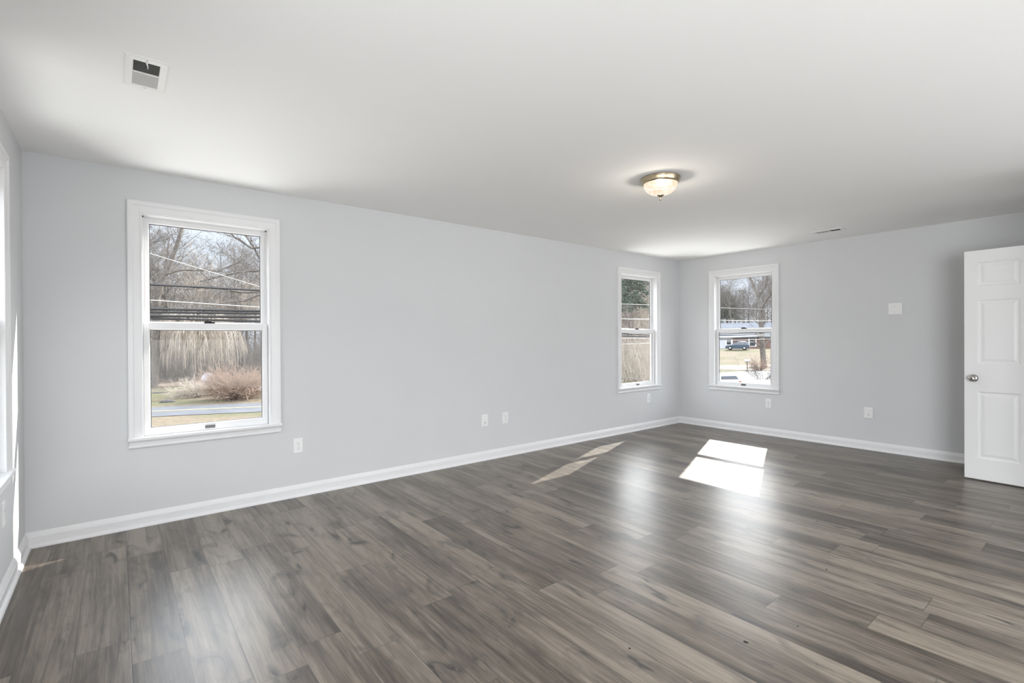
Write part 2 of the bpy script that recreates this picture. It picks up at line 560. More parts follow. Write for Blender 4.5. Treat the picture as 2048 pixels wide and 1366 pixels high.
# ------------------------------------------------------------------ windows
def make_window(name, loc, rotz, label):
    r = thing(name, loc, label, 'window', rotz, kind='structure')
    ci, hd = 0.397, 2.143                                   # clear opening half width and head
    # jamb liner through the wall
    j = MB()
    for s in (-1, 1):
        j.box(s * ci, s * HU, 0.0, WT + 0.004, 0.60, hd + 0.03)
        j.box(s * ci, s * (ci - 0.010), 0.060, 0.066, 0.60, hd)          # parting bead
        j.box(s * ci, s * (ci - 0.008), 0.099, WT + 0.004, 0.60, hd)      # outer stop
    j.box(-HU, HU, 0.0, WT + 0.004, hd, hd + 0.03)
    j.box(-ci, ci, 0.060, 0.066, hd - 0.008, hd)
    j.box(-ci, ci, 0.099, WT + 0.004, hd - 0.010, hd)
    j.box(-HU, HU, 0.03, WT + 0.02, 0.577, 0.600)
    j.build('window_jamb', M_VINYL, r)
    # stepped colonial casing, mitred round three sides
    prof = [(0, 0), (0, 0.009), (0.004, 0.012), (0.012, 0.012), (0.016, 0.0095), (0.022, 0.0105), (0.050, 0.0155), (0.054, 0.019),
            (0.060, 0.0205), (0.078, 0.0205), (0.083, 0.018), (0.083, 0)]
    c = MB()
    c.sweep([(-ci, 0.612), (-ci, hd + 0.004), (ci, hd + 0.004), (ci, 0.612)], prof)
    c.build('casing', M_TRIM, r)
    s = MB()
    s.box(-0.487, 0.487, -0.034, -0.0, 0.592, 0.612, 0.004)
    s.box(-HU, HU, -0.002, 0.034, 0.592, 0.612)
    s.build('window_stool', M_TRIM, r)
    a = MB()
    a.prism([(0, 0.540), (-0.010, 0.540), (-0.014, 0.546), (-0.014, 0.556), (-0.011, 0.560), (-0.013, 0.578), (-0.018, 0.586), (-0.018, 0.592), (0, 0.592)], -0.479, 0.479, 'yz')
    a.build('apron', M_TRIM, r)

    def sash(nm, v0, v1, z0, z1, gz0, gz1):
        g = 0.360
        m = MB()
        so = ci - 0.002
        for sg in (-1, 1):
            m.box(sg * g, sg * so, v0, v1, z0, z1, 0.002)
        m.box(-g, g, v0, v1, z0, gz0, 0.002)
        m.box(-g, g, v0, v1, gz1, z1, 0.002)
        # sloped glazing bead
        for sg in (-1, 1):
            m.prism([(sg * g, v0 + 0.004), (sg * (g - 0.006), v0 + 0.012), (sg * g, v0 + 0.012)], gz0, gz1, 'xy')
        m.prism([(v0 + 0.004, gz0), (v0 + 0.012, gz0 + 0.006), (v0 + 0.012, gz0)], -g, g, 'yz')
        m.prism([(v0 + 0.004, gz1), (v0 + 0.012, gz1 - 0.006), (v0 + 0.012, gz1)], -g, g, 'yz')
        so_ = m.build(nm, M_VINYL, r)
        vm = (v0 + v1) / 2
        k = MB()
        for sg in (-1, 1):
            k.box(sg * (g - 0.0085), sg * (g - 0.004), vm - 0.004, vm + 0.006, gz0, gz1)
        k.box(-g, g, vm - 0.004, vm + 0.006, gz0 + 0.003, gz0 + 0.007)
        k.box(-g, g, vm - 0.004, vm + 0.006, gz1 - 0.0085, gz1 - 0.004)
        k.build('glazing_seal', M_SEAL, so_)
        gl = MB()
        gl.add([(-g, vm + 0.002, gz0), (g, vm + 0.002, gz0), (g, vm + 0.002, gz1), (-g, vm + 0.002, gz1)], [(0, 1, 2, 3)])
        gl.build('glass_pane', M_GLASS, so_)
        return so_
    us = sash('upper_sash', 0.068, 0.098, 1.360, hd, 1.405, 2.102)
    ls = sash('lower_sash', 0.030, 0.060, 0.612, 1.400, 0.660, 1.355)
    lk = MB()
    lk.box(-0.032, 0.036, 0.031, 0.056, 1.399, 1.409, 0.0015)
    lk.lathe([(0.012, 0), (0.012, 0.006), (0.009, 0.010), (0.002, 0.011)], 16, (0.008, 0.045, 1.408))
    lk.tube([(0.008, 0.043, 1.416), (-0.012, 0.036, 1.415), (-0.028, 0.034, 1.412)], [0.005, 0.004, 0.004], 6)
    lk.build('sash_lock', M_LOCK, ls)
    lf = MB()
    lf.box(-0.032, 0.032, 0.025, 0.032, 0.624, 0.646, 0.002)
    lf.box(-0.028, 0.028, 0.017, 0.026, 0.640, 0.645, 0.0015)
    lf.build('sash_lift', M_LIFT, ls)
    return r


make_window('window_1', (WIN_A1, D, 0), 0, 'large white sash window in the back wall looking onto the road')
make_window('window_2', (WIN_A2, D, 0), 0, 'white sash window at the far end of the back wall beside the corner')
make_window('window_3', (L, WIN_B, 0), -PI / 2, 'white sash window in the right wall looking onto lawn and house')
make_window('window_4', (XC, WIN_C, 0), PI / 2, 'white window casing at the left edge of the view')
make_window('window_5', (XC, 0.75, 0), PI / 2, 'added white sash window, unseen, in the left wall behind the view')  # unseen window added to let more light into the room


# ------------------------------------------------------------------ open six-panel door
def make_door():
    W, T, Z0, Z1 = 0.81, 0.035, 0.012, 2.035
    hinge = Vector((5.879 + 0.0, 0.0937))
    free = Vector((5.943, 0.901))
    ang = math.atan2((hinge - free).y, (hinge - free).x)    # local +x from the free edge to the hinge
    r = thing('door_1', (free.x, free.y, 0), 'open white six-panel door at the right edge of the view', 'door', ang, kind='structure')
    # visible face looks to -X: local -y or +y?  local y = (-sin, cos)
    ydir = Vector((-math.sin(ang), math.cos(ang)))
    sgn = 1 if ydir.x < 0 else -1                            # local y sign that faces the camera side
    us = [(0.090, 0.360), (0.450, 0.720)]
    zs = [(0.198, 0.789), (1.033, 1.597), (1.717, 1.930)]
    m = MB()
    xs = sorted({0, W} | {u for p in us for u in p})
    zz = sorted({Z0, Z1} | {z for p in zs for z in p})
    for yy in (0.0, -sgn * T):
        inward = -sgn if yy == 0.0 else sgn
        for i in range(len(xs) - 1):
            for k in range(len(zz) - 1):
                a, b, c, d = xs[i], xs[i + 1], zz[k], zz[k + 1]
                pan = (a, b) in us and (c, d) in zs
                if not pan:
                    m.add([(a, yy, c), (b, yy, c), (b, yy, d), (a, yy, d)], [(0, 1, 2, 3)])
                else:
                    rings = [(0, 0), (0.010, 0.0065), (0.016, 0.0075), (0.024, 0.0070), (0.042, 0.0022), (0.046, 0.0020)]
                    vs, fs = [], []
                    for (ins, dep) in rings:
                        y = yy + inward * dep
                        vs += [(a + ins, y, c + ins), (b - ins, y, c + ins), (b - ins, y, d - ins), (a + ins, y, d - ins)]
                    for q in range(len(rings) - 1):
                        for e in range(4):
                            fs.append((q * 4 + e, q * 4 + (e + 1) % 4, q * 4 + 4 + (e + 1) % 4, q * 4 + 4 + e))
                    q = (len(rings) - 1) * 4
                    fs.append((q, q + 1, q + 2, q + 3))
                    m.add(vs, fs)
    y1 = -sgn * T
    m.add([(0, 0, Z0), (W, 0, Z0), (W, y1, Z0), (0, y1, Z0), (0, 0, Z1), (W, 0, Z1), (W, y1, Z1), (0, y1, Z1)],
          [(0, 1, 2, 3), (4, 5, 6, 7), (0, 3, 7, 4), (1, 2, 6, 5)])
    me = m.build('door_slab', M_DOOR, r, recalc=False)
    bm = bmesh.new()
    bm.from_mesh(me.data)
    bmesh.ops.remove_doubles(bm, verts=bm.verts[:], dist=1e-5)
    bmesh.ops.recalc_face_normals(bm, faces=bm.faces[:])
    bm.to_mesh(me.data)
    bm.free()
    for side in (1, -1):
        s = sgn * side
        y0 = 0.0 if side == 1 else -sgn * T
        k = MB()
        pr = [(0.033, 0.0), (0.033, 0.003), (0.030, 0.007), (0.019, 0.010), (0.0125, 0.013), (0.0115, 0.026), (0.015, 0.030), (0.023, 0.036),
              (0.0265, 0.044), (0.0265, 0.052), (0.022, 0.060), (0.014, 0.064), (0.004, 0.065)]
        k.lathe([(a, y0 + s * b) for a, b in pr], 32, (0.062, 0, 0.905), 'y')
        kb = k.build('door_knob', M_NICKEL, r)
        kh = MB()
        kh.lathe([(0.006, y0 + s * 0.064), (0.006, y0 + s * 0.0665), (0.002, y0 + s * 0.067)], 12, (0.062, 0, 0.905), 'y')
        kh.box(0.060, 0.064, y0 + s * 0.066, y0 + s * 0.068, 0.903, 0.907)
        kh.build('lock_button', M_LOCK, kb)
    lp = MB()
    lp.box(-0.0015, 0.001, -sgn * 0.006, -sgn * 0.029, 0.877, 0.933, 0.0005)
    lp.box(-0.009, 0.001, -sgn * 0.012, -sgn * 0.023, 0.896, 0.914, 0.002)
    lp.build('latch_plate', M_NICKEL, r)
    for z in (0.23, 1.02, 1.82):
        h = MB()
        h.box(W - 0.001, W + 0.0015, -sgn * 0.002, -sgn * 0.033, z - 0.044, z + 0.044)
        h.tube([(W + 0.004, -sgn * T, z - 0.045), (W + 0.004, -sgn * T, z + 0.045)], 0.006, 10)
        h.build('hinge', M_NICKEL, r)
    return r


make_door()
t = MB()                                                    # jamb and casing of that doorway
for x0, x1 in ((5.075, 5.095), (5.884, 5.895)):
    t.box(x0, x1, BUMP_Y - WT, BUMP_Y, 0, 2.05)
t.box(5.075, 5.895, BUMP_Y - WT, BUMP_Y, 2.04, 2.05)
t.box(5.015, 5.08, BUMP_Y, BUMP_Y + 0.014, 0, 2.11)
t.box(5.90, 5.965, BUMP_Y, BUMP_Y + 0.014, 0, 2.11)
t.box(5.08, 5.90, BUMP_Y, BUMP_Y + 0.014, 2.05, 2.11)
tag(t.build('trim_1', M_TRIM), 'white casing round the closet doorway', 'door frame', kind='structure')


# ------------------------------------------------------------------ ceiling light
def dome_mat():
    """lit frosted glass: lets the bulbs shine through and glows itself"""
    m = bpy.data.materials.new('lit_frosted_glass')
    m.use_nodes = True
    nt = m.node_tree
    nt.nodes.clear()
    co = nd(nt, 'ShaderNodeTexCoord')
    n = nd(nt, 'ShaderNodeTexNoise')
    n.inputs['Scale'].default_value = 16
    n.inputs['Distortion'].default_value = 1.5
    nt.links.new(co.outputs['Object'], n.inputs['Vector'])
    c = ramp(nt, n.outputs['Fac'], [(0.34, (0.92, 0.70, 0.48)), (0.5, (1.0, 0.90, 0.76)), (0.68, (1.0, 0.98, 0.92))])
    em = nd(nt, 'ShaderNodeEmission')
    nt.links.new(c, em.inputs[0])
    em.inputs[1].default_value = 1.15
    tr = nd(nt, 'ShaderNodeBsdfTransparent')
    tr.inputs[0].default_value = (1.0, 0.97, 0.92, 1)
    gl = nd(nt, 'ShaderNodeBsdfGlossy')
    gl.inputs['Roughness'].default_value = 0.25
    m1 = nd(nt, 'ShaderNodeMixShader')
    m1.inputs[0].default_value = 0.5
    nt.links.new(em.outputs[0], m1.inputs[1])
    nt.links.new(tr.outputs[0], m1.inputs[2])
    m2 = nd(nt, 'ShaderNodeMixShader')
    m2.inputs[0].default_value = 0.05
    nt.links.new(m1.outputs[0], m2.inputs[1])
    nt.links.new(gl.outputs[0], m2.inputs[2])
    o = nd(nt, 'ShaderNodeOutputMaterial')
    nt.links.new(m2.outputs[0], o.inputs[0])
    return m


LX, LY = 3.10, 2.12
lamp = thing('ceiling_light', (LX, LY, H), 'flush brass ceiling light with a lit frosted glass bowl', 'ceiling light')
mb = MB()
mb.lathe([(0.02, 0), (0.137, 0), (0.141, -0.004), (0.141, -0.009), (0.137, -0.012), (0.136, -0.018), (0.132, -0.034), (0.127, -0.042), (0.122, -0.044), (0.116, -0.040), (0.05, -0.030)], 64)
mb.build('lamp_pan', M_BRASS, lamp)
mb = MB()
pf = []
for i in range(15):
    a = i / 14 * PI / 2
    pf.append((max(0.012, 0.119 * math.cos(a) ** 0.85 if i < 14 else 0.012), -0.041 - 0.082 * math.sin(a)))
mb.lathe(pf, 96, flute=(24, 0.012))
mb.build('glass_bowl', dome_mat(), lamp)
mb = MB()
mb.lathe([(0.004, -0.120), (0.024, -0.121), (0.024, -0.126), (0.012, -0.134), (0.007, -0.139), (0.006, -0.147), (0.0085, -0.150), (0.0085, -0.154), (0.005, -0.160), (0.001, -0.163)], 24)
mb.build('finial', M_BRASS, lamp)
for bx in (-0.045, 0.045):
    pd = bpy.data.lights.new('ceiling_light_bulb', 'POINT')
    pd.energy = 7.5
    pd.color = (1.0, 0.93, 0.83)
    pd.shadow_soft_size = 0.022
    po = bpy.data.objects.new('ceiling_light_bulb', pd)
    po.location = (bx, bx * 0.5, -0.074)
    COL.objects.link(po)
    po.parent = lamp


# ------------------------------------------------------------------ ceiling registers
def make_register(loc, label):
    r = thing('ceiling_register', loc, label, 'air vent', group='ceiling air registers')
    hx, hy, ix, iy = 0.078, 0.155, 0.045, 0.118
    f = MB()
    # bevelled frame with an opening: outer rim -> face -> inner lip
    rings = [(hx, hy, 0.0), (hx, hy, -0.002), (hx - 0.008, hy - 0.008, -0.006), (ix + 0.002, iy + 0.002, -0.0065), (ix, iy, -0.004), (ix, iy, 0.0)]
    vs, fs = [], []
    for a, b, z in rings:
        vs += [(-a, -b, z), (a, -b, z), (a, b, z), (-a, b, z)]
    for q in range(len(rings) - 1):
        for e in range(4):
            fs.append((q * 4 + e, q * 4 + (e + 1) % 4, q * 4 + 4 + (e + 1) % 4, q * 4 + 4 + e))
    f.add(vs, fs)
    f.box(-ix, ix, -0.013, -0.007, -0.0065, 0.0)
    fr = f.build('register_frame', M_REG, r)
    bk = MB()
    bk.box(-ix, ix, -iy, iy, -0.0012, -0.0002)
    bk.build('duct_opening', M_DUCT, r)
    for sg, y0, y1 in ((-1, -iy + 0.004, -0.015), (1, -0.004, iy - 0.004)):
        b = MB()
        n = 9
        for i in range(n):
            yc = y0 + (y1 - y0) * (i + 0.5) / n
            w = (y1 - y0) / n * (0.42 if sg < 0 else 0.62)
            # slanted blade: lower edge leans towards sg
            p = [(yc - sg * w * 0.9, -0.0012), (yc - sg * w * 0.9 + 0.0012, -0.0012), (yc + sg * w * 0.9 + 0.0012, -0.0066), (yc + sg * w * 0.9, -0.0066)]
            b.prism(p, -ix, ix, 'yz')
        b.build('louver_bank', M_LOUV, r)
    lv = MB()
    lv.box(-0.003, 0.003, -0.128, -0.112, -0.010, -0.006, 0.0008)
    lv.tube([(0, -0.113, -0.008), (0.004, -0.100, -0.014), (0.003, -0.086, -0.016)], [0.0028, 0.0022, 0.0016], 6)
    lv.build('damper_lever', M_REG, r)
    for y in (-0.139, 0.139):
        s = MB()
        s.lathe([(0.0042, -0.0055), (0.0042, -0.0068), (0.002, -0.0076)], 12, (0, y, 0))
        s.build('screw', M_LOUV, r)
    return r


make_register((0.105, 2.680, H), 'white ceiling register near the left window with open louvers')
make_register((6.070, 2.022, H), 'far ceiling register close to the right wall')


# ------------------------------------------------------------------ wall plates
def plate_body(r, w, h, t=0.006):
    m = MB()
    rings = [(w / 2, h / 2, 0), (w / 2, h / 2, -t * 0.45), (w / 2 - 0.004, h / 2 - 0.004, -t), ]
    vs, fs = [], []
    for a, b, y in rings:
        vs += [(-a, y, -b), (a, y, -b), (a, y, b), (-a, y, b)]
    for q in range(len(rings) - 1):
        for e in range(4):
            fs.append((q * 4 + e, q * 4 + (e + 1) % 4, q * 4 + 4 + (e + 1) % 4, q * 4 + 4 + e))
    q = (len(rings) - 1) * 4
    fs += [(q, q + 1, q + 2, q + 3), (3, 2, 1, 0)]
    m.add(vs, fs)
    return m.build('wall_plate', M_PLATE, r)


def make_outlet(loc, rotz, label):
    r = thing('power_outlet', loc, label, 'power outlet', rotz, group='wall power outlets')
    plate_body(r, 0.074, 0.120)
    for zc in (0.0195, -0.0195):
        m = MB()
        poly = []
        for i in range(24):
            a = 2 * PI * i / 24
            poly.append((0.0172 * math.cos(a), zc + max(-0.0125, min(0.0125, 0.0172 * math.sin(a)))))
        m.prism(poly, -0.005, -0.0085, 'xz')
        f = m.build('receptacle', M_PLATE, r)
        s = MB()
        s.box(-0.0078, -0.0058, -0.0080, -0.0088, zc - 0.001, zc + 0.008)
        s.box(0.0058, 0.0078, -0.0080, -0.0088, zc - 0.000, zc + 0.0072)
        s.lathe([(0.0028, -0.0080), (0.0028, -0.0088)], 12, (0, 0, zc - 0.0068), 'y')
        s.build('socket_slots', M_SLOT, f)
    s = MB()
    s.lathe([(0.003, -0.0055), (0.003, -0.0068), (0.001, -0.0072)], 12, (0, 0, 0), 'y')
    s.build('screw', M_LIFT, r)
    return r


make_outlet((1.146, D, 0.412), 0, 'white duplex outlet right below the big left window')
make_outlet((3.291, D, 0.417), 0, 'white duplex outlet on the back wall right of the cable plate')
make_outlet((5.867, D, 0.426), 0, 'white duplex outlet under the far end back wall window')
make_outlet((L, 2.912, 0.416), -PI / 2, 'white duplex outlet below the right wall window')
make_outlet((XC, 3.485, 0.415), PI / 2, 'white outlet on the left wall under the edge window')

r = thing('cable_plate', (3.017, D, 0.416), 'white cable plate with square insert on the back wall', 'cable plate')
plate_body(r, 0.082, 0.130)
m = MB()
m.box(-0.027, 0.027, -0.009, -0.005, -0.048, 0.004, 0.0012)
f = m.build('jack_insert', M_PLATE, r)
m = MB()
m.lathe([(0.006, -0.008), (0.0055, -0.011), (0.003, -0.012)], 14, (0, 0, -0.022), 'y')
m.build('cable_jack', M_LIFT, f)
m = MB()
m.box(-0.028, 0.028, -0.0072, -0.005, 0.008, 0.050, 0.0008)
m.build('blank_insert', M_PLATE, r)

r = thing('cable_plate', (L, 1.812, 0.416), 'white wall plate with one round jack on the right wall', 'cable plate', -PI / 2)
plate_body(r, 0.082, 0.122, 0.008)
m = MB()
m.box(-0.018, 0.030, -0.0105, -0.007, -0.052, 0.052, 0.0012)
m.build('jack_insert', M_PLATE, r)
m = MB()
m.lathe([(0.0065, -0.010), (0.006, -0.013), (0.0045, -0.017), (0.002, -0.018)], 14, (0, 0, -0.018), 'y')
m.build('cable_jack', M_NICKEL, r)

r = thing('thermostat', (L, 1.566, 1.582), 'square white wall control box between the right window and door', 'thermostat', -PI / 2)
m = MB()
m.box(-0.061, 0.061, -0.014, 0, -0.063, 0.063, 0.004)
m.build('control_box', M_PLATE, r)
m = MB()
m.box(-0.046, 0.046, -0.0165, -0.013, -0.046, 0.050, 0.001)
c = m.build('front_cover', M_PLATE, r)
M_GLOSS = mat('glossy_white_plastic', (0.9, 0.9, 0.89), 0.12, var=0.01, scale=30)
for x, z, s in ((-0.024, 0.031, 0.011), (-0.002, 0.028, 0.009)):
    m = MB()
    m.lathe([(s, -0.016), (s * 0.95, -0.019), (s * 0.6, -0.0225), (s * 0.15, -0.0235)], 16, (x, 0, z), 'y')
    m.build('button', M_GLOSS, c)

# small dark bits of debris lying on the floor
random.seed(5)
for i, (x, y) in enumerate(((2.04, 0.99), (2.33, 0.90), (3.02, 1.02), (1.63, 1.27), (3.77, 1.33))):
    m = MB()
    s = (0.010, 0.005, 0.006, 0.006, 0.004)[i]
    poly = [(s * (0.6 + 0.6 * random.random()) * math.cos(2 * PI * k / 7), s * (0.35 + 0.45 * random.random()) * math.sin(2 * PI * k / 7)) for k in range(7)]
    m.prism(poly, 0.0, 0.002, 'xy')
    o = m.build('debris_chip', M_DEBRIS, None, (x, y, 0.0), (0, 0, random.random() * 3))
    tag(o, 'tiny dark chip of debris lying on the plank floor', 'debris', 'debris chips on the floor')

# ------------------------------------------------------------------ outdoors: materials
GZ = -3.03                                                  # ground level below the upstairs room


def smooth(a, b, t):
    t = max(0.0, min(1.0, (t - a) / (b - a)))
    return t * t * (3 - 2 * t)


def gz(x, y):
    z = GZ
    z += 1.95 * smooth(80, 108, x) * smooth(20, 45, y + 0.0 * x)      # rise towards the house
    z += 0.9 * smooth(60, 120, y) * smooth(70, 30, x)                 # slight rise into the woods
    z += 0.10 * math.sin(x * 0.31 + 1.3) * math.sin(y * 0.27) * smooth(38, 44, y + 0.37 * x - 2) * smooth(80, 60, x)
    return z


def grass_mat():
    m = bpy.data.materials.new('dry_winter_grass')
    m.use_nodes = True
    nt = m.node_tree
    b = nt.nodes['Principled BSDF']
    co = nd(nt, 'ShaderNodeTexCoord')
    def nz(s, d=4):
        n = nd(nt, 'ShaderNodeTexNoise')
        n.inputs['Scale'].default_value = s
        n.inputs['Detail'].default_value = d
        nt.links.new(co.outputs['Object'], n.inputs['Vector'])
        return n.outputs['Fac']
    tan = ramp(nt, nz(3.0, 6), [(0.3, (0.098, 0.079, 0.056)), (0.7, (0.158, 0.131, 0.097))])
    grn = ramp(nt, nz(4.0, 6), [(0.3, (0.066, 0.069, 0.037)), (0.7, (0.108, 0.107, 0.062))])
    c = mixc(nt, ramp(nt, nz(0.16, 3), [(0.48, 0.0), (0.60, 0.8)]), tan, grn)
    nt.links.new(c, b.inputs['Base Color'])
    b.inputs['Roughness'].default_value = 0.95
    b.inputs['Specular IOR Level'].default_value = 0.1
    return m


M_GRASS = grass_mat()
M_ROAD = mat('worn_asphalt', (0.085, 0.089, 0.100), 0.85, var=0.16, scale=0.8, spec=0.2)
M_LINE = mat('yellow_road_paint', (0.20, 0.17, 0.09), 0.8, var=0.15, scale=3)
M_CONC = mat('pale_concrete', (0.225, 0.222, 0.212), 0.85, var=0.12, scale=0.7, spec=0.2)
M_GRAV = mat('pink_gravel', (0.27, 0.235, 0.205), 0.9, var=0.15, scale=1.2, spec=0.2)
M_BARK = mat('grey_bark', (0.125, 0.112, 0.101), 0.9, var=0.30, scale=3, spec=0.15)
M_BARKP = mat('pale_bark', (0.400, 0.365, 0.325), 0.9, var=0.25, scale=3, spec=0.15)
M_TWIG = mat('grey_twigs', (0.165, 0.150, 0.138), 0.9, var=0.25, scale=1.0, spec=0.15)
M_TWIGB = mat('tan_twigs', (0.390, 0.342, 0.290), 0.9, var=0.25, scale=1.0, spec=0.15)
M_BUSH = mat('red_brown_twigs', (0.300, 0.222, 0.175), 0.9, var=0.25, scale=2.0, spec=0.15)
M_LITTER = mat('brown_leaf_litter', (0.150, 0.122, 0.098), 0.95, var=0.3, scale=1.5, spec=0.1)
M_PINE = mat('dark_pine_needles', (0.105, 0.130, 0.105), 0.8, var=0.35, scale=1.5, spec=0.2)
M_CABLE = mat('black_cable', (0.022, 0.022, 0.024), 0.6, var=0.1, scale=2)
M_CABLEP = mat('pale_lit_cable', (0.42, 0.41, 0.39), 0.5, var=0.1, scale=2)  # light on the cables put into their pale colour
M_DISH = mat('pale_blue_grey_metal', (0.30, 0.33, 0.40), 0.45, metal=0.2, var=0.08, scale=4)
M_ROCK = mat('dark_grey_rock', (0.055, 0.052, 0.050), 0.9, var=0.3, scale=4)
M_WHITE = mat('white_cover', (0.50, 0.51, 0.52), 0.55, var=0.06, scale=4)
M_BRICK = mat('brown_brick', (0.150, 0.095, 0.078), 0.9, var=0.2, scale=2)
M_SIDING = mat('pale_siding', (0.40, 0.41, 0.45), 0.7, var=0.05, scale=2)
M_ROOF = mat('grey_blue_shingles', (0.135, 0.145, 0.165), 0.9, var=0.2, scale=2)
M_DARKG = mat('dark_window_glass', (0.030, 0.034, 0.042), 0.12, var=0.1, scale=3, spec=0.6)
M_SUV = mat('dark_blue_car_paint', (0.050, 0.075, 0.110), 0.3, metal=0.3, var=0.05, scale=2, coat=0.6)
M_CARW = mat('white_car_paint', (0.62, 0.62, 0.61), 0.3, var=0.02, scale=2, coat=0.5)
M_TYRE = mat('black_rubber', (0.014, 0.014, 0.015), 0.8, var=0.1, scale=8)
M_RIM = mat('silver_rim', (0.45, 0.45, 0.46), 0.35, metal=0.8, var=0.05, scale=8)
M_RED = mat('red_lamp', (0.25, 0.015, 0.012), 0.3, var=0.05, scale=8)
M_POST = mat('weathered_wood_post', (0.120, 0.098, 0.080), 0.9, var=0.2, scale=5)


# ------------------------------------------------------------------ ground, road, paving
def drape(name, poly_fn, nu, nv, m, label, cat, lift, kind='structure'):
    mb = MB()
    vs = []
    for i in range(nu + 1):
        for j in range(nv + 1):
            x, y = poly_fn(i / nu, j / nv)
            vs.append((x, y, gz(x, y) + lift))
    fs = [(i * (nv + 1) + j, (i + 1) * (nv + 1) + j, (i + 1) * (nv + 1) + j + 1, i * (nv + 1) + j + 1) for i in range(nu) for j in range(nv)]
    mb.add(vs, fs, True)
    return tag(mb.build(name, m), label, cat, kind=kind)


drape('ground', lambda u, v: (-90 + 330 * u, -60 + 260 * v), 165, 130, M_GRASS, 'dry tan and green winter grass outside the windows', 'ground', 0.0)


def road_mid(x):
    """centre line of the road (y at x)"""
    return 37.6 - 0.37 * x + 0.0022 * max(0.0, x - 18) ** 2


drape('road', lambda u, v: (-90 + 320 * u, road_mid(-90 + 320 * u) + (v - 0.5) * 5.0), 120, 3, M_ROAD, 'grey asphalt road crossing behind the large left window', 'road', 0.025)
drape('road_markings', lambda u, v: (-90 + 320 * u, road_mid(-90 + 320 * u) + 0.1 + (v - 0.5) * 0.42), 120, 1, M_LINE, 'faded yellow line along the middle of the road', 'road marking', 0.035)


def quad(p):
    def f(u, v):
        a = [p[0][k] + (p[1][k] - p[0][k]) * u for k in (0, 1)]
        b = [p[3][k] + (p[2][k] - p[3][k]) * u for k in (0, 1)]
        return a[0] + (b[0] - a[0]) * v, a[1] + (b[1] - a[1]) * v
    return f


drape('pavement', quad([(30, 10), (72, 4), (78, 24.5), (44, 36.0)]), 14, 8, M_CONC, 'bright pale pavement at the bottom of the right window view', 'pavement', 0.045)
drape('driveway', quad([(64.5, 31.0), (66.5, 41), (71.5, 39), (69.5, 29.0)]), 4, 6, M_GRAV, 'pinkish gravel strip crossing the lawn in the right window', 'driveway', 0.035)
drape('driveway_far', quad([(50.5, 47.5), (53.0, 51.5), (90, 31), (86, 27)]), 12, 3, M_GRAV, 'light gravel lane running behind the green lawn strip', 'driveway', 0.04)
drape('leaf_litter', quad([(-40, 62), (80, 46), (90, 130), (-40, 130)]), 20, 12, M_LITTER, 'brown leaf litter on the woodland floor', 'leaf litter', 0.03, 'stuff')


# ------------------------------------------------------------------ trees
rnd = random.Random(11)


def rvec(r=1.0):
    return Vector((rnd.gauss(0, r), rnd.gauss(0, r), rnd.gauss(0, r)))


def limb(mb, p, d, length, r0, r1, n, sides, wob, lift=0.0):
    """grow one wobbly limb; returns its points and directions"""
    pts, dirs = [p.copy()], [d.copy()]
    st = length / n
    for i in range(n):
        d = (d + rvec(wob) + Vector((0, 0, lift))).normalized()
        p = p + d * st
        pts.append(p.copy())
        dirs.append(d.copy())
    mb.tube(pts, [r0 + (r1 - r0) * (i / n) ** 0.8 for i in range(n + 1)], sides, caps=False)
    return pts, dirs


def side_dir(d, ang):
    a = d.orthogonal().normalized()
    a.rotate(Matrix.Rotation(rnd.random() * 2 * PI, 3, d))
    return (d * math.cos(ang) + a * math.sin(ang)).normalized()


def bare_tree(name, height, r, nb, n2, n3, n4, mb_mat, tw_mat, spread=0.9, fork=0.3, lean=0.04, twig=0.010):
    root = thing(name, (0, 0, 0))
    tr, cr = MB(), MB()
    pts, dirs = limb(tr, Vector((0, 0, -0.3)), Vector((rnd.gauss(0, lean), rnd.gauss(0, lean), 1)).normalized(), height * 0.95, r, r * 0.12, 12, 7, 0.06, 0.02)
    for b in range(nb):
        t = fork + (1 - fork) * (b + rnd.random()) / nb
        k = min(11, int(t * 12))
        p = pts[k].lerp(pts[k + 1], t * 12 - k if t < 1 else 0)
        ln = height * (0.42 * (1 - t) + 0.14) * rnd.uniform(0.75, 1.25)
        rb = r * (1 - t * 0.85) * rnd.uniform(0.3, 0.5)
        q, dq = limb(tr if rb > 0.05 else cr, p, side_dir(dirs[k], spread * rnd.uniform(0.7, 1.2)), ln, rb, rb * 0.25, 7, 5, 0.13, 0.06)
        for c in range(n2):
            t2 = 0.2 + 0.8 * (c + rnd.random()) / n2
            k2 = min(6, int(t2 * 7))
            l2 = ln * (0.55 * (1 - t2) + 0.22) * rnd.uniform(0.7, 1.2)
            w, dw = limb(cr, q[k2], side_dir(dq[k2], rnd.uniform(0.5, 1.0)), l2, max(rb * 0.42 * (1 - 0.5 * t2), twig * 1.6), twig, 5, 4, 0.16, 0.04)
            for e in range(n3):
                k3 = rnd.randint(1, 5)
                l3 = l2 * rnd.uniform(0.3, 0.6)
                x, dx = limb(cr, w[k3], side_dir(dw[k3], rnd.uniform(0.4, 1.0)), l3, twig * 1.3, twig * 0.6, 3, 3, 0.18, 0.03)
                for g in range(n4):
                    k4 = rnd.randint(1, 3)
                    limb(cr, x[k4], side_dir(dx[k4], rnd.uniform(0.4, 0.9)), l3 * rnd.uniform(0.35, 0.7), twig * 0.9, twig * 0.5, 2, 3, 0.15, 0.02)
    tr.build('trunk', mb_mat, root, recalc=False)
    o = cr.build('crown', tw_mat, root, recalc=False)
    return root


def place(proto, used, x, y, rz, s, label, cat, group=None, dz=0.0):
    o = proto if not used else copy_tree(proto)
    o.location = (x, y, gz(x, y) + dz)
    o.rotation_euler = (0, 0, rz)
    o.scale = (s, s, s)
    tag(o, label, cat, group)
    return o


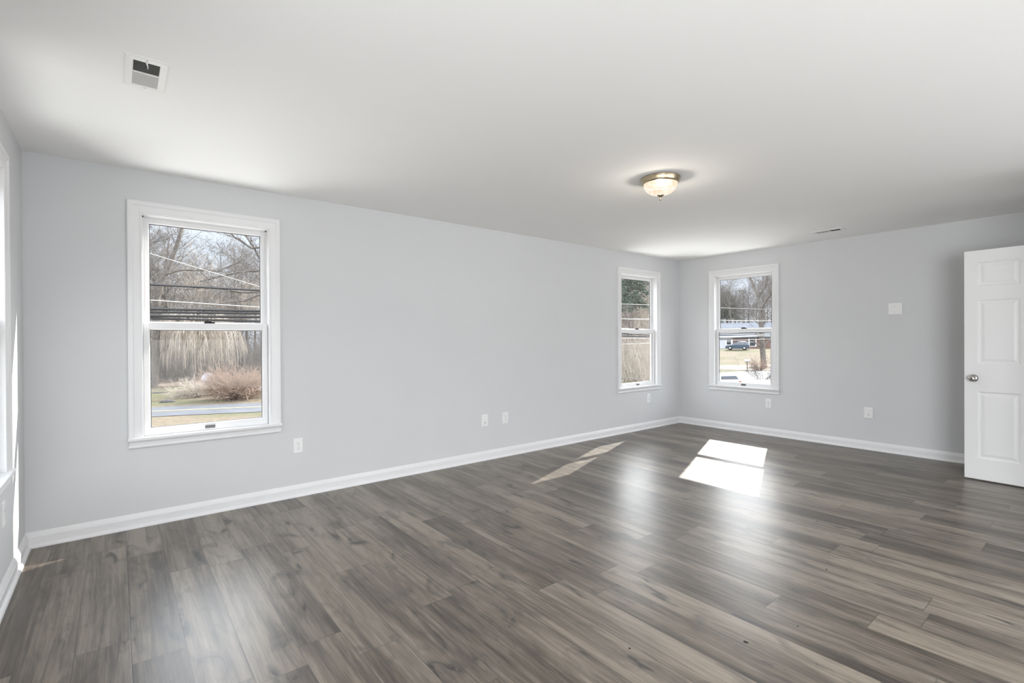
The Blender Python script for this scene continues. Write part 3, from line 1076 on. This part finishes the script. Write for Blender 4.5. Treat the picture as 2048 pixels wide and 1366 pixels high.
protos = [bare_tree('woodland_tree', 17, 0.20, 16, 6, 5, 3, M_BARK, M_TWIG, 0.75, 0.35, 0.03, 0.011),
          bare_tree('woodland_tree', 19, 0.26, 16, 6, 5, 3, M_BARK, M_TWIG, 0.8, 0.30, 0.05, 0.012),
          bare_tree('woodland_tree', 14, 0.13, 14, 6, 5, 3, M_BARKP, M_TWIGB, 0.65, 0.25, 0.05, 0.010),
          bare_tree('woodland_tree', 12, 0.16, 14, 7, 5, 3, M_BARK, M_TWIG, 0.9, 0.22, 0.08, 0.011)]
usedp = [0] * 4
GROUPS = {'a': ('bare grey woodland tree among many beyond the road, through the left window', 'woodland trees beyond the road'),
          'b': ('bare woodland tree seen through the far end back wall window', 'woodland trees behind the corner window'),
          'c': ('bare tree in the hazy woods behind the house, through the right window', 'woodland trees behind the house')}


def plant(x, y, k, g, s=None):
    lb, gr = GROUPS[g]
    place(protos[k], usedp[k], x, y, rnd.random() * 6.28, s or rnd.uniform(0.82, 1.15), lb, 'tree', gr)
    usedp[k] = 1


for i in range(46):                                         # woods seen through the big left window
    v = (i + rnd.random()) / 46
    y = 64 + 50 * v ** 1.3
    t_ = -0.03 + 0.29 * ((i * 0.618) % 1.0)
    plant(t_ * y + rnd.uniform(-1.2, 1.2), y, rnd.choice((0, 1, 2, 3, 2)), 'a')
for i in range(14):                                         # the same woods continue to the left
    v = (i + rnd.random()) / 14
    y = 64 + 40 * v
    plant((-0.05 - 0.24 * ((i * 0.618) % 1.0)) * y, y, rnd.choice((0, 1, 2, 3)), 'a')
for i in range(34):                                         # woods seen through the window by the corner
    v = (i + rnd.random()) / 34
    x = 46 + 46 * v
    t_ = 0.68 + 0.17 * ((i * 0.618) % 1.0)
    plant(x, t_ * x, rnd.choice((2, 3, 2, 0)), 'b', rnd.uniform(0.7, 1.0))
for i in range(30):                                         # woods behind the house
    v = (i + rnd.random()) / 30
    x = 138 + 40 * v
    t_ = 0.40 + 0.19 * ((i * 0.618) % 1.0)
    plant(x, t_ * x, rnd.choice((0, 1, 0, 3)), 'c', rnd.uniform(0.85, 1.25))


# large trees singled out in the photo
def forked_tree(name, loc, label, stems, r, rz=0.0, limbs=10, twig=0.014, m1=None, m2=None):
    """a few main stems given as point lists (local), each with limbs and twigs"""
    root = thing(name, loc, label, 'tree', rz)
    tr, cr = MB(), MB()
    for pts, r0, r1 in stems:
        pts = [Vector(p) for p in pts]
        fine = []
        for i in range(len(pts) - 1):
            for q in range(4):
                a, b = pts[i], pts[i + 1]
                fine.append(a.lerp(b, q / 4) + rvec(0.03))
        fine.append(pts[-1])
        n = len(fine)
        tr.tube(fine, [r0 + (r1 - r0) * i / (n - 1) for i in range(n)], 7, caps=False)
        for b in range(limbs):
            t = 0.35 + 0.65 * (b + rnd.random()) / limbs
            k = min(n - 2, int(t * (n - 1)))
            d = (fine[k + 1] - fine[k]).normalized()
            ln = rnd.uniform(1.6, 4.2) * (1.25 - 0.6 * t)
            q, dq = limb(cr, fine[k], side_dir(d, rnd.uniform(0.5, 1.1)), ln, max(0.035, r1 * 0.6), twig, 6, 4, 0.16, 0.03)
            for c in range(6):
                k2 = rnd.randint(1, 6)
                w, dw = limb(cr, q[k2], side_dir(dq[k2], rnd.uniform(0.4, 1.0)), ln * rnd.uniform(0.25, 0.55), twig * 1.2, twig * 0.6, 4, 3, 0.18, 0.02)
                for e in range(4):
                    k3 = rnd.randint(1, 4)
                    limb(cr, w[k3], side_dir(dw[k3], rnd.uniform(0.4, 1.0)), ln * rnd.uniform(0.12, 0.3), twig * 0.8, twig * 0.5, 3, 3, 0.18, 0.02)
    tr.build('trunk', m1 or M_BARK, root, recalc=False)
    cr.build('crown', m2 or M_TWIG, root, recalc=False)
    return root


forked_tree('roadside_tree', (2.5, 55.0, gz(2.5, 55)), 'dark thick trunk forking in a V at the left of the big window',
            [([(0, 0, -0.3), (0.2, 0, 4), (0.3, 0, 8.3)], 0.36, 0.30), ([(0.3, 0, 8.2), (1.0, 0.1, 10.5), (2.1, 0.3, 14.0), (3.0, 0.6, 18)], 0.30, 0.10),
             ([(0.3, 0, 8.2), (-0.4, 0.1, 10.0), (-0.6, -0.2, 12.5), (-0.2, 0, 17)], 0.22, 0.08),
             ([(0.2, 0, 5.2), (1.8, -0.4, 6.0), (4.6, -0.7, 7.4)], 0.12, 0.05),
             ([(0.9, 0, 10.3), (2.4, -0.4, 10.9), (5.0, -0.8, 10.9), (7.0, -1, 12)], 0.12, 0.05)], 0.3, limbs=9)
forked_tree('overhanging_tree', (12.8, 48.0, gz(12.8, 48)), 'dark branching tree reaching in from the right edge of the big window',
            [([(0, 0, -0.3), (0.1, 0, 5), (0.0, 0, 9.0), (-0.8, 0, 12), (-2.2, 0.2, 15.5)], 0.34, 0.12),
             ([(0.0, 0, 7.0), (-1.6, 0.2, 8.9), (-2.6, 0, 11.2), (-4.0, 0.2, 13.6)], 0.18, 0.06),
             ([(0.0, 0, 8.2), (-2.2, -0.2, 8.7), (-4.6, -0.4, 8.5), (-6.6, -0.4, 8.9), (-8.6, -0.3, 8.5)], 0.15, 0.045),
             ([(0, 0, 9), (-1.9, 0.1, 10.8), (-4.6, 0.2, 10.3), (-7.4, 0.3, 9.3)], 0.13, 0.045),
             ([(-2.4, -0.2, 8.6), (-4.2, -0.5, 7.8), (-6.4, -0.6, 7.4)], 0.08, 0.035),
             ([(-1.2, 0, 13), (-3.6, -0.2, 12.4), (-5.2, 0, 13.6), (-6.4, 0, 15.2)], 0.11, 0.04)], 0.3, limbs=8)
forked_tree('lawn_tree', (75.0, 33.6, gz(75, 33.6)), 'big bare forked tree at the right edge of the right wall window',
            [([(0, 0, -0.3), (0.1, 0.3, 4), (0.2, 0.5, 8.2)], 0.42, 0.32), ([(0.2, 0.5, 8.2), (0.6, 1.0, 10.4), (1.4, 2.4, 13.2), (2, 4.2, 15.5)], 0.30, 0.12),
             ([(0.2, 0.5, 8.2), (-0.4, -0.6, 10.0), (-0.9, -2.0, 11.4), (-1.6, -3.6, 14)], 0.22, 0.09),
             ([(0.6, 1.0, 10.4), (0.6, -0.2, 12.4), (0.4, -0.6, 15.5)], 0.14, 0.06)], 0.3, limbs=12, twig=0.018)


# weeping tree with a dome of hanging pale strands
def weeping_tree(name, loc, label, h=6.3, nb=16):
    root = thing(name, loc, label, 'tree')
    tr, cr = MB(), MB()
    for sx, top in ((-1, Vector((-0.5, 0.2, h * 0.62))), (1, Vector((1.1, -0.1, h * 0.66)))):
        b0 = Vector((sx * 0.15 - 0.2 if sx < 0 else 0.15, 0, -0.3))
        pts = [b0, b0.lerp(top, 0.35) + Vector((-0.55 * sx, 0, 0.1)), b0.lerp(top, 0.7) + Vector((-0.35 * sx, 0, 0.2)), top]
        tr.tube([pts[0].lerp(pts[1], k / 3) for k in range(3)] + [pts[1].lerp(pts[2], k / 3) for k in range(3)] + [pts[2].lerp(pts[3], k / 3) for k in range(4)],
                [0.26 - 0.016 * k for k in range(10)], 7, caps=False)
        for b in range(nb):
            az = 2 * PI * (b + rnd.random()) / nb
            reach = rnd.uniform(2.4, 4.8)
            base = pts[2].lerp(top, rnd.random())
            arc = []
            for k in range(9):
                u = k / 8
                arc.append(base + Vector((math.cos(az) * reach * u, math.sin(az) * reach * u, (h - base.z) * math.sin(min(1, u * 1.5) * PI / 2) * rnd.uniform(0.9, 1.0) - 1.4 * max(0, u - 0.55) ** 1.2 * 4)))
            cr.tube(arc, [0.075 - 0.006 * k for k in range(9)], 4, caps=False)
            for s in range(15):
                k = rnd.randint(2, 8)
                p = arc[k] + rvec(0.12)
                az2 = az + rnd.gauss(0, 0.7)
                ln = rnd.uniform(0.25, 0.75) * max(1.2, p.z)
                pts2 = []
                for q in range(6):
                    u = q / 5
                    pts2.append(p + Vector((math.cos(az2) * 0.9 * math.sqrt(u), math.sin(az2) * 0.9 * math.sqrt(u), 0.22 * math.sin(u * PI) - ln * u ** 1.5)) + rvec(0.03))
                cr.tube(pts2, [0.016, 0.014, 0.013, 0.011, 0.010, 0.008], 3, caps=False)
                for e in range(2):
                    qq = rnd.randint(1, 4)
                    limb(cr, pts2[qq], (rvec(0.4) + Vector((0, 0, -1))).normalized(), rnd.uniform(0.3, 0.9), 0.009, 0.006, 2, 3, 0.15)
    tr.build('trunk', M_BARK, root, recalc=False)
    cr.build('crown', M_TWIGB, root, recalc=False)
    return root


weeping_tree('weeping_tree', (5.6, 56.5, gz(5.6, 56.5)), 'weeping tree with a dome of pale drooping twigs across the road', 7.2, 18)


def bush(name, loc, label, r, h, n, m, up=0.8):
    root = thing(name, loc, label, 'bush')
    st, tw = MB(), MB()
    for i in range(n):
        az = rnd.random() * 2 * PI
        d = Vector((math.cos(az) * rnd.uniform(0.2, 1.2), math.sin(az) * rnd.uniform(0.2, 1.2), up * rnd.uniform(0.4, 1.2))).normalized()
        ln = rnd.uniform(0.6, 1.0) * (r * abs(d.x + d.y) * 0.4 + h)
        p = Vector((math.cos(az) * 0.25 * r * rnd.random(), math.sin(az) * 0.25 * r * rnd.random(), -0.1))
        q, dq = limb(st if i < n * 0.3 else tw, p, d, ln, 0.022, 0.009, 6, 3, 0.13, 0.0)
        for c in range(6):
            k = rnd.randint(2, 6)
            w, dw = limb(tw, q[k], side_dir(dq[k], rnd.uniform(0.4, 1.0)), ln * rnd.uniform(0.2, 0.45), 0.010, 0.006, 3, 3, 0.18, -0.02)
            for e in range(2):
                limb(tw, w[rnd.randint(1, 3)], side_dir(dw[1], rnd.uniform(0.4, 1.0)), ln * rnd.uniform(0.1, 0.2), 0.008, 0.005, 2, 3, 0.15)
    st.build('stems', m, root, recalc=False)
    tw.build('twigs', m, root, recalc=False)
    return root


bush('round_bush', (6.9, 41.2, gz(6.9, 41.2)), 'round reddish brown leafless bush on the far side of the road', 1.9, 2.1, 300, M_BUSH)
bush('low_bush', (4.9, 45.6, gz(4.9, 45.6)), 'low tan bush spreading left behind the red brown bush', 1.5, 1.3, 160, M_TWIGB, 0.5)
bush('small_bush', (65.5, 30.0, gz(65.5, 30)), 'small leafless bush beside the mailbox on the lawn', 1.0, 1.5, 70, M_BUSH, 1.1)
bush('arching_bush', (52.0, 23.4, gz(52, 23.4)), 'sparse arching bare shrub at the lower right of the right window', 2.4, 2.0, 26, M_BARK, 0.7)


# undergrowth: countless stems
def thicket(name, area, n, h0, h1, m, label):
    mb = MB()
    for i in range(n):
        x, y = area(rnd.random(), rnd.random())
        p = Vector((x, y, gz(x, y) - 0.1))
        ln = rnd.uniform(h0, h1)
        q, dq = limb(mb, p, (Vector((0, 0, 1)) + rvec(0.28)).normalized(), ln, 0.022, 0.009, 5, 3, 0.14, 0.02)
        for c in range(5):
            k = rnd.randint(1, 5)
            limb(mb, q[k], side_dir(dq[k], rnd.uniform(0.4, 1.0)), ln * rnd.uniform(0.2, 0.5), 0.011, 0.006, 3, 3, 0.18, 0.0)
    return tag(mb.build(name, m, recalc=False), label, 'undergrowth', kind='stuff')


thicket('undergrowth', lambda u, v: ((-0.24 + 0.50 * u) * (62 + 42 * v), 62 + 42 * v), 4200, 1.8, 5.5, M_TWIG, 'grey brown leafless undergrowth beneath the woods beyond the road')
thicket('undergrowth', lambda u, v: (38 + 44 * v, (0.66 + 0.22 * u) * (38 + 44 * v) + 1.5), 2600, 1.5, 5.0, M_TWIGB, 'tan leafless undergrowth filling the corner window view')
thicket('undergrowth', lambda u, v: (132 + 30 * v, (0.40 + 0.2 * u) * (132 + 30 * v)), 900, 2.0, 5.5, M_TWIG, 'grey undergrowth at the edge of the woods behind the house')


# evergreen pines
def pine(name, height, first, m):
    root = thing(name, (0, 0, 0))
    tr, fo = MB(), MB()
    pts, _ = limb(tr, Vector((0, 0, -0.3)), Vector((0, 0, 1)), height, 0.24, 0.04, 10, 7, 0.02, 0.02)
    z = first
    while z < height - 0.3:
        t = (z - first) / (height - first)
        for b in range(5):
            az = rnd.random() * 2 * PI
            ln = (4.4 * (1 - t) + 0.7) * rnd.uniform(0.7, 1.1)
            k = min(9, int(z / height * 10))
            p = pts[k].lerp(pts[k + 1], z / height * 10 - k)
            arm = [p + Vector((math.cos(az) * ln * u, math.sin(az) * ln * u, 0.35 * ln * u - 0.55 * ln * u * u)) for u in (0, 0.25, 0.5, 0.75, 1.0)]
            tr.tube(arm, [0.05, 0.04, 0.03, 0.02, 0.012], 4, caps=False)
            for c in range(26):
                u = rnd.uniform(0.25, 1.0)
                i = min(3, int(u * 4))
                q = arm[i].lerp(arm[i + 1], u * 4 - i) + rvec(0.16)
                for e in range(4):
                    d = (rvec(0.6) + Vector((math.cos(az), math.sin(az), 0.1))).normalized() * rnd.uniform(0.25, 0.5)
                    s = d.cross(rvec(1)).normalized() * 0.045
                    fo.add([q - s, q + s, q + d + s * 0.3, q + d - s * 0.3], [(0, 1, 2, 3)])
        z += rnd.uniform(0.42, 0.65)
    tr.build('trunk', M_BARK, root, recalc=False)
    fo.build('foliage', m, root, recalc=False)
    return root


pn = pine('pine_tree', 17, 8.6, M_PINE)
place(pn, 0, 55.0, 42.2, 0.4, 1.0, 'dark evergreen pine high in the corner window beside its right jamb', 'tree')
place(pn, 1, 43.0, 34.6, 2.0, 0.95, 'nearest dark pine whose boughs hang across the top left of the corner window', 'tree')
for i, (x, y, s) in enumerate(((150, 81.0, 1.0), (158, 82.5, 1.1), (168, 90, 1.2))):
    place(pn, 1, x, y, i * 1.7, s, 'dark pine standing left in the woods behind the house', 'tree', 'pines behind the house')


# ------------------------------------------------------------------ overhead cables between poles that stand out of view
def cable(pts, r, m, label, group=None):
    P = [Vector(p) for p in pts]
    fine = []
    for i in range(len(P) - 1):
        for q in range(10):
            fine.append(P[i].lerp(P[i + 1], q / 10))
    fine.append(P[-1])
    mb = MB()
    mb.tube(fine, r, 6)
    return tag(mb.build('overhead_cable', m), label, 'cable', group)


def line_z(x0, z0, x1, z1, x):
    return z0 + (z1 - z0) * (x - x0) / (x1 - x0)


YC = 24.0
cable([(-14, YC, 8.7), (1.03, YC, 4.72), (5.03, YC, 3.64), (16, YC, 1.6)], 0.015, M_CABLEP, 'pale service cable slanting down across the upper left window pane')
cable([(-20, YC, 3.5), (1.0, YC, 3.5), (5.03, YC, 3.50), (31, YC, 3.92), (60, YC, 4.4)], 0.040, M_CABLE, 'single dark cable above the cable bundle in the left window')
cable([(-20, YC, 3.6), (1.0, YC, 2.89), (5.03, YC, 2.75), (31, YC, 2.80), (60, YC, 3.2)], 0.022, M_CABLEP, 'thin pale cable between the dark cable and the bundle')
cable([(-20, YC, 2.5), (1.0, YC, 2.54), (5.03, YC, 2.585), (45, YC, 1.72), (70, YC, 2.2)], 0.052, M_CABLE, 'topmost thick black cable of the bundle above the sash rail')
cable([(-20, YC, 2.35), (1.0, YC, 2.41), (5.03, YC, 2.475), (45, YC, 1.55), (70, YC, 1.9)], 0.044, M_CABLE, 'second thick black cable of the bundle above the sash rail')
cable([(-20, YC, 2.2), (1.0, YC, 2.265), (5.03, YC, 2.315), (45, YC, 1.3), (70, YC, 1.7)], 0.052, M_CABLE, 'third thick black cable of the bundle above the sash rail')
cable([(-20, YC, 2.2), (1.0, YC, 2.17), (5.03, YC, 2.13), (45, YC, 1.12), (70, YC, 2.0)], 0.046, M_CABLE, 'lowest thick black cable of the bundle above the sash rail')
cable([(24, 30, 1.2), (60, 32.5, 1.45), (76, 28.0, 1.95)], 0.035, M_CABLEP, 'upper pale cable crossing in front of the brick house')
cable([(24, 30, 0.6), (60, 32.5, 0.95), (76, 28.0, 1.35)], 0.032, M_CABLEP, 'lower pale cable crossing in front of the brick house')

# ------------------------------------------------------------------ things beyond the road
r = thing('satellite_dish', (5.75, 46.9, gz(5.75, 46.9)), 'pale satellite dish on a post above the low tan bush', 'satellite dish', 0.4)
mb = MB()
mb.tube([(0, 0, -0.3), (0, 0, 1.05)], 0.04, 8)
mb.build('mast', M_DISH, r)
mb = MB()
mb.lathe([(0.02, 0.06), (0.20, 0.035), (0.36, -0.03), (0.46, -0.10), (0.47, -0.095), (0.37, -0.015), (0.20, 0.055), (0.02, 0.08)], 28, axis='y')
o = mb.build('dish', M_DISH, r, (0, 0, 1.2), (-0.3, 0, -0.95))
mb = MB()
mb.tube([(0, 0, 0.78), (-0.9, -0.35, 0.70)], 0.022, 6)
mb.box(-0.98, -0.86, -0.40, -0.30, 0.64, 0.76, 0.01)
mb.build('feed_arm', M_BARK, r)

for (x, y, sx, sy, sz, lb) in ((2.75, 42.6, 0.52, 0.35, 0.20, 'dark low rock on the grass close to the road edge'), (2.75, 49.6, 0.75, 0.30, 0.10, 'flat dark rock on the grass behind the low rock')):
    bm = bmesh.new()
    bmesh.ops.create_icosphere(bm, subdivisions=3, radius=1)
    for v in bm.verts:
        n = 1 + 0.12 * math.sin(5 * v.co.x + 2) * math.sin(4 * v.co.y + 1) + 0.05 * math.sin(11 * v.co.z + 7 * v.co.x)
        v.co = Vector((v.co.x * sx * n, v.co.y * sy * n, max(-0.35, v.co.z) * sz * n))
    mb = MB()
    bm.verts.index_update()
    mb.add([v.co for v in bm.verts], [[v.index for v in f.verts] for f in bm.faces], True)
    bm.free()
    tag(mb.build('rock', M_ROCK, None, (x, y, gz(x, y))), lb, 'rock')

r = thing('covered_pile', (10.0, 46.0, gz(10.0, 46.0)), 'low white covered pile on the grass right of the bush', 'covered pile', -0.2)
mb = MB()
pr = []
for i in range(13):
    a = PI * i / 12
    pr.append((0.55 * math.cos(a), max(0, 0.42 * math.sin(a) ** 0.7)))
mb.prism(pr, -1.1, 1.1, 'yz')
mb.build('white_cover', M_WHITE, r)
mb = MB()
mb.box(-1.2, 1.2, -0.62, 0.62, -0.1, 0.06, 0.02)
mb.build('pallet', M_POST, r)

r = thing('mailbox', (64.9, 31.2, gz(64.9, 31.2)), 'white mailbox on a dark post beside the gravel strip', 'mailbox', 0.5)
mb = MB()
mb.box(-0.06, 0.06, -0.06, 0.06, -0.3, 1.15)
mb.box(-0.05, 0.05, -0.28, 0.28, 1.10, 1.18)
mb.build('post', M_POST, r)
mb = MB()
pr = [(-0.13, 1.18), (0.13, 1.18), (0.13, 1.34)] + [(0.13 * math.cos(PI * i / 8), 1.34 + 0.13 * math.sin(PI * i / 8)) for i in range(1, 8)] + [(-0.13, 1.34)]
mb.prism(pr, -0.3, 0.3, 'xz')
mb.build('letter_box', M_WHITE, r)


# ------------------------------------------------------------------ cars
def make_car(name, loc, rotz, label, paint, suv=True):
    """local +x is the front; origin on the ground under the centre"""
    r = thing(name, loc, label, 'car', rotz)
    Lh, Wh = 2.3, 0.92
    wx = (1.38, -1.40)
    rr = 0.36
    def arch(cx, n=8):
        return [(cx + 0.43 * math.cos(a), 0.34 + 0.43 * math.sin(a)) for a in [PI * i / n for i in range(n + 1)]]
    top = [(-Lh, 0.62), (-Lh + 0.02, 1.02), (-2.18, 1.08), (1.05, 1.06), (1.7, 1.00), (2.16, 0.88), (Lh, 0.68), (Lh, 0.36)]
    bot = arch(wx[0]) + arch(wx[1])
    poly = top + [(wx[0] + 0.43, 0.28)] + arch(wx[0])[0:] + [(wx[0] - 0.43, 0.26), (wx[1] + 0.43, 0.26)] + arch(wx[1]) + [(wx[1] - 0.43, 0.30), (-Lh, 0.36)]
    mb = MB()
    # body sides slightly tucked at the top: several slices across the width
    ys = (-Wh, -Wh * 0.97, Wh * 0.97, Wh)
    n = len(poly)
    vs, fs = [], []
    for y, k in zip(ys, (0.96, 1.0, 1.0, 0.96)):
        vs += [(p[0] * (0.985 if k < 1 else 1), y, 0.6 + (p[1] - 0.6) * k) for p in poly]
    for s in range(3):
        for i in range(n):
            fs.append((s * n + i, s * n + (i + 1) % n, (s + 1) * n + (i + 1) % n, (s + 1) * n + i))
    fs.append(tuple(range(n)))
    fs.append(tuple(3 * n + i for i in range(n - 1, -1, -1)))
    mb.add(vs, fs)
    body = mb.build('car_body', paint, r)
    hr = 1.72 if suv else 1.50
    cab = [(-2.16, 1.06), (-1.98, hr - 0.06), (-1.7, hr), (-0.1, hr), (0.25, hr - 0.07), (1.05, 1.05)]
    mb = MB()
    vs, fs = [], []
    m = len(cab)
    for y in (-1, 1):
        for x, z in cab:
            tuck = 0.88 if z < 1.2 else 0.70
            vs.append((x, y * tuck, z))
    fs = [tuple(range(m)), tuple(range(2 * m - 1, m - 1, -1))] + [(i, (i + 1) % m, m + (i + 1) % m, m + i) for i in range(m)]
    mb.add(vs, fs)
    mb.build('cabin', paint, r)
    def pane(pts, nm='car_window'):
        q = MB()
        a = [Vector(p) for p in pts]
        nrm = (a[1] - a[0]).cross(a[2] - a[0]).normalized() * 0.012
        k = len(a)
        q.add([p + nrm for p in a] + [p - nrm for p in a], [tuple(range(k)), tuple(range(2 * k - 1, k - 1, -1))] + [(i, (i + 1) % k, k + (i + 1) % k, k + i) for i in range(k)])
        q.build(nm, M_DARKG, r)
    def sidey(z):
        return 0.885 - 0.18 * max(0, z - 1.10) / (hr - 1.10)
    for s in (-1, 1):
        for x in ((-1.95, -1.80, -1.15, -1.10), (-1.02, -0.98, -0.30, -0.26), (-0.18, -0.16, 0.22, 0.72)):
            zt, zb = hr - 0.10, 1.12
            pane([(x[0], s * sidey(zb), zb), (x[3], s * sidey(zb), zb), (x[2], s * sidey(zt), zt), (x[1], s * sidey(zt), zt)])
    pane([(1.02, -0.78, 1.10), (1.02, 0.78, 1.10), (0.30, 0.62, hr - 0.08), (0.30, -0.62, hr - 0.08)], 'windshield')
    pane([(-2.15, -0.74, 1.14), (-2.15, 0.74, 1.14), (-2.00, 0.62, hr - 0.12), (-2.00, -0.62, hr - 0.12)], 'rear_window')
    for x in wx:
        for s in (-1, 1):
            q = MB()
            q.lathe([(0.20, s * 0.70), (0.34, s * 0.70), (rr, s * 0.73), (rr, s * 0.88), (0.34, s * 0.91), (0.22, s * 0.90)], 24, (x, 0, rr), 'y')
            w = q.build('wheel', M_TYRE, r)
            q = MB()
            q.lathe([(0.225, s * 0.89), (0.22, s * 0.915), (0.05, s * 0.905), (0.02, s * 0.915)], 20, (x, 0, rr), 'y')
            q.build('wheel_rim', M_RIM, w)
    for s in (-1, 1):
        q = MB()
        q.box(2.12, 2.29, s * 0.55, s * 0.84, 0.70, 0.84, 0.02)
        q.build('headlight', M_WHITE, r)
        q = MB()
        q.box(-2.33, -2.22, s * 0.66, s * 0.86, 0.78, 1.02, 0.02)
        q.build('tail_light', M_RED, r)
    if suv:
        for s in (-1, 1):
            q = MB()
            q.tube([(-1.7, s * 0.62, hr + 0.01), (-1.6, s * 0.62, hr + 0.06), (-0.3, s * 0.62, hr + 0.06), (-0.15, s * 0.62, hr + 0.01)], 0.02, 6)
            q.build('roof_rail', M_RIM, r)
    return r


cx_, cy_ = 103.6, 51.9
make_car('parked_suv', (cx_, cy_, gz(cx_, cy_)), math.radians(112), 'dark blue parked car in front of the brick house', M_SUV)
make_car('parked_car', (37.5, 20.7, gz(37.5, 20.7) + 0.03), math.radians(60), 'white car with dark rear window parked on the pale pavement', M_CARW, False)

# ------------------------------------------------------------------ house beyond the lawn
hx, hy = 113.0, 52.5
house = thing('brick_house', (hx, hy, gz(hx, hy)), 'brown brick house with grey roof beyond the lawn', 'house', math.radians(115))
# local x runs along the front (towards the left in the photo), local +y faces the viewer
HL, HR, DP, HT = 8.0, -12.0, 8.0, 2.75
mb = MB()
mb.box(HR, 4.6, -DP, 0.0, -0.6, HT)
mb.build('brick_wall', M_BRICK, house)
mb = MB()
mb.box(4.6, HL, -DP, 0.35, -0.6, HT)
for k in range(14):
    mb.box(4.58, HL + 0.02, 0.35, 0.372, -0.2 + k * 0.2, -0.2 + k * 0.2 + 0.03)
mb.build('siding_wall', M_SIDING, house)
mb = MB()
mb.prism([(0.9, HT - 0.12), (0.9, HT), (-DP / 2, HT + 3.2), (-DP - 0.6, HT), (-DP - 0.6, HT - 0.12), (-DP / 2, HT + 3.0)], HR - 0.5, HL + 0.5, 'yz')
mb.build('roof', M_ROOF, house)
mb = MB()
mb.box(HR - 0.5, HL + 0.5, 0.84, 0.94, HT - 0.2, HT + 0.02)
mb.build('gutter', M_SIDING, house)
for (x0, x1, z0, z1, yf) in ((5.0, 5.9, 0.9, 2.2, 0.372), (0.0, 1.1, 0.6, 2.4, 0.0), (-5.2, -3.9, 0.9, 2.2, 0.0), (-9.0, -7.9, 0.9, 2.2, 0.0)):
    mb = MB()
    for a, b, c, d in ((x0 - 0.3, x0, z0 - 0.15, z1 + 0.15), (x1, x1 + 0.3, z0 - 0.15, z1 + 0.15), (x0, x1, z1, z1 + 0.15), (x0, x1, z0 - 0.15, z0), (x0, x1, (z0 + z1) / 2 - 0.04, (z0 + z1) / 2 + 0.04)):
        mb.box(a, b, yf, yf + 0.06, c, d)
    w = mb.build('house_window', M_WHITE, house)
    mb = MB()
    mb.box(x0, x1, yf, yf + 0.03, z0, z1)
    mb.build('window_glass', M_DARKG, w)
mb = MB()
mb.box(-7.0, -6.2, -DP / 2 - 0.4, -DP / 2 + 0.4, HT + 2.4, HT + 4.2)
mb.build('chimney', M_BRICK, house)
